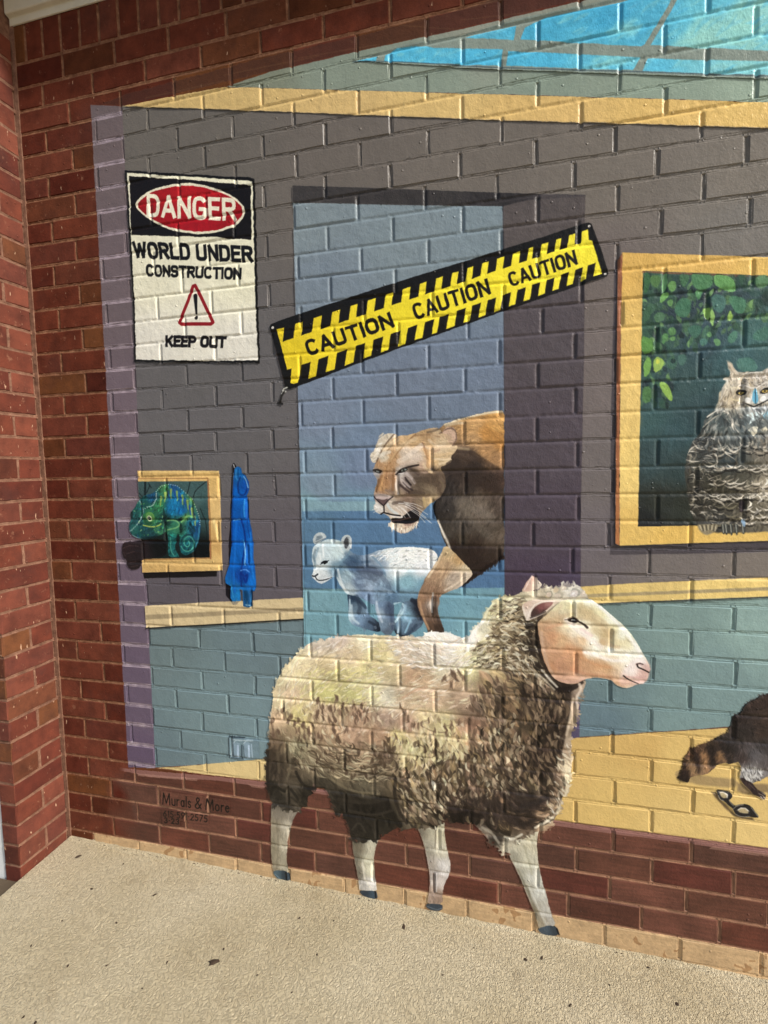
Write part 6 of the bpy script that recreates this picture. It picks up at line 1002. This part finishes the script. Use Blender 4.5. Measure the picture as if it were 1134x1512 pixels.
def brick_geo(x0, x1, z0, z1, pr, rough=.0011):
    w, h = x1 - x0, z1 - z0
    nx, nz_ = (4, 1) if w > .15 else (2, 1)
    if h > .15: nx, nz_ = 1, 3
    ring = [(x0 + w * i / nx, z0) for i in range(nx)] + [(x1, z0 + h * i / nz_) for i in range(nz_)] + [(x1 - w * i / nx, z1) for i in range(nx)] + [(x0, z1 - h * i / nz_) for i in range(nz_)]
    n = len(ring); cx, cz = (x0 + x1) / 2, (z0 + z1) / 2; ch = .0024
    v = []
    outer = [(x + rnd.uniform(-rough, rough), z + rnd.uniform(-rough, rough)) for x, z in ring]
    tilt, tilz = rnd.uniform(-.0007, .0007), rnd.uniform(-.0007, .0007)
    def fy(x, z): return -pr + tilt * (x - cx) / w * 2 + tilz * (z - cz) / h * 2
    for x, z in outer:
        ix = x + (ch if x < x0 + .004 else -ch if x > x1 - .004 else 0); iz = z + (ch if z < z0 + .004 else -ch if z > z1 - .004 else 0)
        v.append((ix, fy(ix, iz), iz))
    for x, z in outer: v.append((x, .0011, z))
    for x, z in outer: v.append((x, .009, z))
    f = [tuple(range(n))]
    for k in range(2):
        for i in range(n): j = (i + 1) % n; f.append((k * n + i, (k + 1) * n + i, (k + 1) * n + j, k * n + j))
    return v, f
vis = []
for idx, (r, x0, x1, z0, z1, pr) in enumerate(BR):
    xm, zm = (x0 + x1) / 2, (z0 + z1) / 2
    us = [to_px(x, 0, z) for x in (x0, x1) for z in (z0, z1)]
    cu, cv = np.clip([u[0] for u in us], 0, 1134), np.clip([u[1] for u in us], 0, 1512)
    area = (cu.max() - cu.min()) * (cv.max() - cv.min())
    a, b, c, d = [int(round(q)) for q in ((x0 - PX0) / PM, (x1 - PX0) / PM, (z0 - PZ0) / PM, (z1 - PZ0) / PM)]
    free = (IDS[max(c, 0):d, max(a, 0):min(b, PW)] == 0).mean() if a < PW and area > 0 else 0
    vis.append((area * (free if free == free else 0), idx))
vis.sort(reverse=True); single = {i for s, i in vis[:298] if s > 40}
rv_, rf_, rt_ = [], [], []
for idx, (r, x0, x1, z0, z1, pr) in enumerate(BR):
    v, f = brick_geo(x0, x1, z0, z1, pr)
    if idx in single:
        o = mesh('brick', [(x, y, z - WL.z) for x, y, z in v], f, M_BRICK, WALL); set_uv(o.data, tuple(WL))
    else:
        n = len(rv_); rv_ += [(x, y, z - WL.z) for x, y, z in v]; rf_ += [tuple(i + n for i in t) for t in f]; rt_ += [rnd.random()] * len(v)
o = mesh('remaining_bricks', rv_, rf_, M_BRICK, WALL); set_uv(o.data, tuple(WL)); o['kind'] = 'stuff'
at_ = o.data.attributes.new('tone', 'FLOAT', 'POINT'); at_.data.foreach_set('value', np.array(rt_, np.float32))

# ------------------------------------------------------------------ the coats of paint: thin sheets that follow bricks and joints
XI = np.arange(PW) * PM + PX0; ZI = np.arange(PH) * PM + PZ0
REL = np.full((PH, PW), 1e3, np.float32)     # distance outside the nearest brick (negative inside)
PRO = np.zeros((PH, PW), np.float32)
for (r, x0, x1, z0, z1, pr) in BR:
    a, b, c, d = int((x0 - .013 - PX0) / PM), int((x1 + .013 - PX0) / PM) + 1, int((z0 - .013 - PZ0) / PM), int((z1 + .013 - PZ0) / PM) + 1
    a, c = max(a, 0), max(c, 0); b, d = min(b, PW), min(d, PH)
    if b <= a or d <= c: continue
    dx = np.maximum(x0 - XI[a:b], XI[a:b] - x1)[None]; dz = np.maximum(z0 - ZI[c:d], ZI[c:d] - z1)[:, None]
    dd = np.where((dx > 0) & (dz > 0), np.hypot(dx, dz), np.maximum(dx, dz))
    m_ = dd < REL[c:d, a:b]; REL[c:d, a:b] = np.where(m_, dd, REL[c:d, a:b]); PRO[c:d, a:b] = np.where(m_, pr, PRO[c:d, a:b])
LUMP = nz(5, 4, 21) * (nz(60, 40, 22) > -.1)
BEDF = np.zeros((PH, 1), np.float32)
for r in range(0, ROWS + 2):
    c = int((BED[r] - PZ0) / PM); BEDF[max(c - 4, 0):c + 5] = 1
def relief(rel, pro, noise):
    t = np.clip((rel + .0012) / .0052, 0, 1); t = t * t * (3 - 2 * t)
    deep = (JD - .0014) * (1 - .52 * BEDF) - np.clip(LUMP, 0, 1) * BEDF * .0022
    return -(pro + .0012) * (1 - t) + deep * t - .0010 + noise * .0004
RELF = relief(REL, PRO, N8 + N30); del REL, PRO
ST = 2
def sheet(pid, name, parent, base):
    m_ = (IDS == pid)
    ys_, xs_ = np.nonzero(m_)
    if len(ys_) < 12: return None
    y0, y1 = max(ys_.min() - 4, 2) // ST * ST, min(ys_.max() + 6, PH - 4); x0, x1 = max(xs_.min() - 4, 2) // ST * ST, min(xs_.max() + 6, PW - 4)
    f_ = m_[y0 - 1:y1 + 2, x0 - 1:x1 + 2].astype(np.float32)
    s_ = (f_[:-2] + 2 * f_[1:-1] + f_[2:]); s_ = (s_[:, :-2] + 2 * s_[:, 1:-1] + s_[:, 2:]) / 16
    g = s_[::ST, ::ST]; h = RELF[y0:y1 + 1, x0:x1 + 1][::ST, ::ST]
    ny, nx = g.shape; ins = g > .5
    X = XI[x0:x1 + 1][::ST]; Zc = ZI[y0:y1 + 1][::ST]
    idx = -np.ones((ny, nx), int); used = ins; idx[used] = np.arange(used.sum())
    jj, ii = np.nonzero(used)
    V = [(a, b, c) for a, b, c in zip((X[ii] - base.x).tolist(), (h[jj, ii] - base.y).tolist(), (Zc[jj] - base.z).tolist())]
    q = ins[:-1, :-1] & ins[1:, :-1] & ins[:-1, 1:] & ins[1:, 1:]
    j, i = np.nonzero(q)
    F = np.stack([idx[j, i], idx[j, i + 1], idx[j + 1, i + 1], idx[j + 1, i]], 1).tolist()
    cut = {}
    def cross(a, b):
        k = (a, b) if a < b else (b, a)
        if k not in cut:
            (j0, i0), (j1, i1) = k; t = (.5 - g[j0, i0]) / (g[j1, i1] - g[j0, i0]); t = min(max(t, .02), .98)
            cut[k] = len(V); V.append((float(X[i0] + (X[i1] - X[i0]) * t - base.x), float(h[j0, i0] + (h[j1, i1] - h[j0, i0]) * t - base.y), float(Zc[j0] + (Zc[j1] - Zc[j0]) * t - base.z)))
        return cut[k]
    anyi = ins[:-1, :-1] | ins[1:, :-1] | ins[:-1, 1:] | ins[1:, 1:]
    for j, i in zip(*np.nonzero(anyi & ~q)):
        cs = [(j, i), (j, i + 1), (j + 1, i + 1), (j + 1, i)]; pol = []
        for a, b in zip(cs, cs[1:] + cs[:1]):
            if ins[a]: pol.append(int(idx[a]))
            if ins[a] != ins[b]: pol.append(cross(a, b))
        if len(pol) > 2: F.append(pol)
    if not F: return None
    o = mesh(name, V, F, M_COAT, parent, smooth=True); set_uv(o.data, tuple(base)); return o
tri = 0
for th in THINGS:
    ids = [p['id'] for p in th['parts']]; ys_, xs_ = np.nonzero(np.isin(IDS, ids))
    if len(ys_) == 0: continue
    base = Vector((float(XI[xs_].mean()), 0, float(ZI[ys_.min()])))
    root = empty(th['name'], base); tag(root, th['label'], th['cat'], th['group'])
    made = {}
    for p in th['parts']:
        par = made.get(p['parent'], root) if p['parent'] else root
        o = sheet(p['id'], p['name'], par, base)
        if o is None: continue
        made[p['id']] = o; tri += len(o.data.polygons) * 2
        if p['label']: o['label'] = p['label']
print('coat triangles', tri)

# ------------------------------------------------------------------ return wall at the left (0.205 m deep) with its end face
RW = empty('brick_wall', (-.037, -.10, floor_z(0, -.1))); tag(RW, 'narrow brick return wall at the left edge, standing at right angles to the mural wall', 'wall')
b0 = RW.location.copy()
def unplaced(mname, mk):
    m2, nt, b = mat(mname)
    if mk == 'brick': c, geo = brick_colour(nt, .86); ly = [(30, 4, .0018, .8, None), (150, 4, .0009, .9, None)]
    else:
        geo = N(nt, 'ShaderNodeNewGeometry'); n1 = N(nt, 'ShaderNodeTexNoise', Scale=40.0, Detail=6.0, Roughness=.7); nt.links.new(geo.outputs['Position'], n1.inputs['Vector'])
        c = ramp(nt, n1.outputs['Fac'], [(.3, lin((92, 62, 48))), (.5, lin((118, 84, 66))), (.72, lin((142, 106, 86)))]).outputs[0]; ly = [(60, 5, .0022, .9, None)]
    nt.links.new(c, b.inputs['Base Color']); b.inputs['Roughness'].default_value = .85; b.inputs['Specular IOR Level'].default_value = .3; add_bump(nt, b, geo, ly); return m2
M_B2, M_M2 = unplaced('bare_brick', 'brick'), unplaced('bare_mortar', 'mortar')
X0L, X1L, DEP = -.075, -.0065, .205
v, f = boxes([(X0L + .006, -DEP + .006, -.16, X1L - .0072, .009, 3.06), (X1L - .0075, -.004, -.16, .004, .009, 3.06)]); mesh('mortar', [(x - b0.x, y - b0.y, z - b0.z) for x, y, z in v], f, M_M2, RW)
def place_brick(along0, along1, z0, z1, face):       # face 'side': on the plane x = X1L, running in -y ; 'end': on the plane y = -DEP
    v, f = brick_geo(along0, along1, z0, z1, rnd.uniform(-.0008, .0008), .0016)
    if face == 'side': v = [(X1L - y, -x, z) for x, y, z in v]; f = [t[::-1] for t in f]; f = [tuple(t) for t in f]
    else: v = [(x, -DEP + y, z) for x, y, z in v]
    if face == 'side': v = [(a, b_, c) for a, b_, c in v]
    mesh('brick', [(x - b0.x, y - b0.y, z - b0.z) for x, y, z in v], [t[::-1] for t in f] if face == 'side' else f, M_B2, RW)
def jstrip_side():
    v, f = [], []
    for r in range(0, ROWS + 3):
        z = BED[r] if r < len(BED) else 3.0
        n0 = len(v); vv, ff = [], []; joint_strip(vv, ff, (.0, z), (DEP - .002, z), JW, True); v += [(X1L - y, -x, zz_) for x, y, zz_ in vv]; f += [tuple(i + n0 for i in t) for t in ff]
        n0 = len(v); vv, ff = [], []; joint_strip(vv, ff, (X0L, z), (X1L - .002, z), JW, True); v += [(x, -DEP + y, zz_) for x, y, zz_ in vv]; f += [tuple(i + n0 for i in t) for t in ff]
    return v, f
jv, jf = jstrip_side()
for r in range(ROWS + 2):
    z0, z1 = BED[r] + JW, BED[r + 1] - JW
    if r == ROWS + 1: z1 = 2.78 + .06; z0 = BED[r] + JW
    s0 = .010 + rnd.uniform(-.003, .004)
    if r % 2 == 0: hs = [(s0, DEP - .003)]
    else: k = .098 + rnd.uniform(-.005, .005); hs = [(s0, k - JW), (k + JW, DEP - .003)]; n0 = len(jv); vv, ff = [], []; joint_strip(vv, ff, (k, z0 - .002), (k, z1 + .002), JW, False); jv += [(X1L - y, -x, zz_) for x, y, zz_ in vv]; jf += [tuple(i + n0 for i in t) for t in ff]
    for a, b in hs: place_brick(a, b, z0, z1, 'side')
    place_brick(X0L + .002, X1L - .001, z0, z1, 'end')
o = mesh('joint_face', [(x - b0.x, y - b0.y, z - b0.z) for x, y, z in jv], jf, M_M2, RW, smooth=True)

# ------------------------------------------------------------------ trim board, door frame, ceiling
def plain(name, c, rough=.5, bump=None, spec=.4):
    m2, nt, b = mat(name); geo = N(nt, 'ShaderNodeNewGeometry')
    n1 = N(nt, 'ShaderNodeTexNoise', Scale=9.0, Detail=6.0, Roughness=.7); nt.links.new(geo.outputs['Position'], n1.inputs['Vector'])
    nt.links.new(ramp(nt, n1.outputs['Fac'], [(.3, lin(tuple(x * .93 for x in c))), (.7, lin(c))]).outputs[0], b.inputs['Base Color'])
    b.inputs['Roughness'].default_value = rough; b.inputs['Specular IOR Level'].default_value = spec
    if bump: add_bump(nt, b, geo, bump)
    return m2
M_TRIM = plain('cream_paint', (214, 206, 184), .45, [(60, 3, .0004, .5, None)])
def extrude_x(prof, x0, x1):
    n = len(prof); v = [(x0, y, z) for y, z in prof] + [(x1, y, z) for y, z in prof]
    return v, [tuple(range(n)), tuple(range(2 * n - 1, n - 1, -1))] + [(i, i + n, (i + 1) % n + n, (i + 1) % n) for i in range(n)]
prof = [(-.001, 2.888), (-.0045, 2.8885), (-.0055, 2.890), (-.0055, 2.909), (-.007, 2.9115), (-.019, 2.9145), (-.0215, 2.917), (-.022, 2.921), (-.022, 3.06), (-.001, 3.06)]
v, f = extrude_x(prof, -.0062, WALL_X1); o = mesh('trim_board', [(x, y, z - 2.888) for x, y, z in v], f, M_TRIM, None, loc=(0, 0, 2.888)); tag(o, 'cream painted trim board capping the brick wall at the upper left corner', 'trim')
M_WHITE = plain('white_paint', (226, 228, 226), .4)
DF = empty('door_frame', (-.1, -.19, -.06)); tag(DF, 'white door frame just showing beyond the return wall at lower left', 'door frame')
v, f = boxes([(-.118, -.198, -.075, -.0775, -.10, 3.04)]); mesh('jamb', [(x + .1, y + .19, z + .06) for x, y, z in v], f, M_WHITE, DF)
v, f = boxes([(-.135, -.172, -.075, -.120, -.11, 3.04)]); mesh('door_stop', [(x + .1, y + .19, z + .06) for x, y, z in v], f, M_WHITE, DF)
v, f = boxes([(-1.06, -.16, -.06, -.137, -.12, 2.2)]); o = mesh('door', [(x + .6, y + .14, z + .06) for x, y, z in v], f, M_WHITE, None, loc=(-.6, -.14, -.06)); tag(o, 'white door panel left of the return wall, outside the frame', 'door')
M_CEIL = plain('soffit_paint', (200, 196, 182), .6)
v, f = boxes([(-3, -CEIL_D, 3.055, 6.0, .3, 3.15)]); o = mesh('ceiling', v, f, M_CEIL); tag(o, kind='structure')

# ------------------------------------------------------------------ floor
def floor_mat():
    m2, nt, b = mat('textured_floor_coating'); geo = N(nt, 'ShaderNodeNewGeometry')
    n1 = N(nt, 'ShaderNodeTexNoise', Scale=2.2, Detail=8.0, Roughness=.6); nt.links.new(geo.outputs['Position'], n1.inputs['Vector'])
    c = ramp(nt, n1.outputs['Fac'], [(.3, lin((166, 152, 121))), (.5, lin((181, 168, 138))), (.7, lin((190, 178, 150)))]).outputs[0]
    n2 = N(nt, 'ShaderNodeTexNoise', Scale=11.0, Detail=6.0, Roughness=.7); nt.links.new(geo.outputs['Position'], n2.inputs['Vector'])
    c = mix(nt, ramp(nt, n2.outputs['Fac'], [(.56, (0, 0, 0, 1)), (.8, (.45, .45, .45, 1))]).outputs[0], c, lin((140, 122, 92)))
    nt.links.new(c, b.inputs['Base Color']); b.inputs['Roughness'].default_value = .5; b.inputs['Specular IOR Level'].default_value = .45
    # knock-down texture: worm-like ridges drawn by bands of a warped noise
    nw = N(nt, 'ShaderNodeTexNoise', Scale=128.0, Detail=2.6, Roughness=.5, Distortion=.9); mp = N(nt, 'ShaderNodeMapping'); mp.inputs['Rotation'].default_value = (0, 0, R_(35)); mp.inputs['Scale'].default_value = (1.0, .62, 1)
    nt.links.new(geo.outputs['Position'], mp.inputs['Vector']); nt.links.new(mp.outputs[0], nw.inputs['Vector'])
    rr = ramp(nt, nw.outputs['Fac'], [(.36, (0, 0, 0, 1)), (.46, (.9, .9, .9, 1)), (.50, (1, 1, 1, 1)), (.54, (.9, .9, .9, 1)), (.64, (.1, .1, .1, 1)), (.72, (.8, .8, .8, 1))])
    b1 = N(nt, 'ShaderNodeBump'); b1.inputs['Distance'].default_value = .0026; b1.inputs['Strength'].default_value = 1.0; nt.links.new(rr.outputs[0], b1.inputs['Height'])
    n3 = N(nt, 'ShaderNodeTexNoise', Scale=240.0, Detail=3.0); nt.links.new(geo.outputs['Position'], n3.inputs['Vector'])
    b2 = N(nt, 'ShaderNodeBump'); b2.inputs['Distance'].default_value = .0005; b2.inputs['Strength'].default_value = .6; nt.links.new(n3.outputs['Fac'], b2.inputs['Height']); nt.links.new(b1.outputs[0], b2.inputs['Normal'])
    nt.links.new(b2.outputs[0], b.inputs['Normal']); return m2
M_FLOOR = floor_mat()
gx = np.concatenate([np.linspace(-.004, 2.6, 60), np.linspace(2.8, 6.5, 8)]); gy = np.concatenate([[.03], -np.linspace(0, 1.2, 36), -np.linspace(1.35, 5.5, 10)])
v = [(x, y + (.0 if j else 0), floor_z(x, max(y, -3.0)) + (rnd.uniform(-.0006, .0006))) for j, y in enumerate(gy) for x in gx]
nx_ = len(gx); f = [(j * nx_ + i, (j + 1) * nx_ + i, (j + 1) * nx_ + i + 1, j * nx_ + i + 1) for j in range(len(gy) - 1) for i in range(nx_ - 1)]
o = mesh('floor', v, f, M_FLOOR, smooth=True); tag(o, kind='structure')
# slightly raised, ragged lip of coating where the floor meets the wall
v, f = [], []
for i in range(150):
    x = i * .0208; z = floor_z(x)
    h_ = .0035 + rnd.uniform(-.0015, .003); w_ = .010 + rnd.uniform(-.003, .004)
    v += [(x, .004, z + h_), (x, -.002 - w_ * .3, z + h_ * .8), (x, -w_, z + h_ * .25), (x, -w_ - .012, z - .0015)]
for i in range(149):
    for k in range(3): a = i * 4 + k; f.append((a, a + 1, a + 5, a + 4))
o = mesh('floor_edge', v, f, M_FLOOR, smooth=True); tag(o, kind='structure')
M_SILL = plain('old_concrete', (92, 78, 60), .85, [(50, 5, .002, .8, None)])
v, f = boxes([(-1.6, -4.5, -.3, -.006, -.2055, -.058)]); o = mesh('threshold', v, f, M_SILL); tag(o, kind='structure')
v, f = boxes([(-40, -40, -.45, 40, 10, -.31)]); o = mesh('ground', v, f, plain('asphalt', (84, 82, 78), .9)); tag(o, kind='structure')
# debris: small flakes and stains
M_DIRT = plain('dry_dirt', (62, 48, 36), .9)
def flake(px, py, s, el=1.0, rot=0.0, h=.0022):
    d = CAM_R.T @ np.array([(px - 567) / CAM_F, (py - 756) / CAM_F, 1.0]); t = .08 / d[1]
    for _ in range(12):
        q = CAM_C + d * t; fz = floor_z(q[0], q[2]); t = (-fz - CAM_C[1]) / d[1]
    q = CAM_C + d * t; n = 9; v = []; z0_ = floor_z(q[0], q[2])
    for ring, hh in ((1, .0004), (.6, h)):
        for i in range(n):
            a = 2 * math.pi * i / n; r = s * ring * rnd.uniform(.6, 1.25); x, y = r * math.cos(a) * el, r * math.sin(a)
            v.append((x * math.cos(rot) - y * math.sin(rot), x * math.sin(rot) + y * math.cos(rot), hh * rnd.uniform(.7, 1.2)))
    f = [tuple(range(n, 2 * n))] + [(i, (i + 1) % n, n + (i + 1) % n, n + i) for i in range(n)]
    return v, f, (float(q[0]), float(q[2]), z0_ + .0008)
v, f, l = flake(315, 1421, .011, 1.5, .3, .004); o = mesh('dirt_clump', v, f, M_DIRT, loc=l); tag(o, 'largest dark dirt clump on the floor, below the signature', 'dirt')
v, f, l = flake(116, 1265, .005, 2.6, .9, .003); o = mesh('dead_leaf', v, f, M_DIRT, loc=l); tag(o, 'small dark curled leaf scrap on the floor near the wall corner', 'leaf')
vv, ff = [], []
for (px, py, s) in [(172,1363,3),(46,1397,2),(100,1427,2.6),(158,1426,2),(247,1421,2.4),(135,1313,3),(596,1369,4),(493,1360,2),(442,1356,2),(468,1410,2),(431,1466,2),(654,1440,2),(776,1417,3.4),(800,1415,3),(1000,1483,3.6),(842,1485,2.4),(957,1429,2.6),(228,1322,3),(330,1402,2),(92,1360,2.2),(35,1502,3),(52,1511,3),(182,1276,2.6),(380,1440,1.4),(900,1455,1.4),(210,1460,1.4),(700,1400,1.8)]:
    a, b, l = flake(px, py, s * .00125, rnd.uniform(1, 2.2), rnd.uniform(0, 3), .0015); n = len(vv); vv += [(x + l[0], y + l[1], z + l[2]) for x, y, z in a]; ff += [tuple(i + n for i in t) for t in b]
for _ in range(70):
    x_ = rnd.uniform(0, 2.5) ** 1.0; n = len(vv); s_ = rnd.uniform(.0010, .0028); y_ = -rnd.uniform(.002, .013); z_ = floor_z(x_) + .0022
    ring = [(x_ + s_ * rnd.uniform(.6, 1.4) * math.cos(k * 1.05) * 1.8, y_ + s_ * .6 * math.sin(k * 1.05), z_) for k in range(6)]; vv += ring + [(x_, y_, z_ + .0018)]; ff += [(n + k, n + (k + 1) % 6, n + 6) for k in range(6)]
o = mesh('grit', vv, ff, M_DIRT); tag(o, 'dark specks of grit scattered over the textured floor', 'grit', kind='stuff')
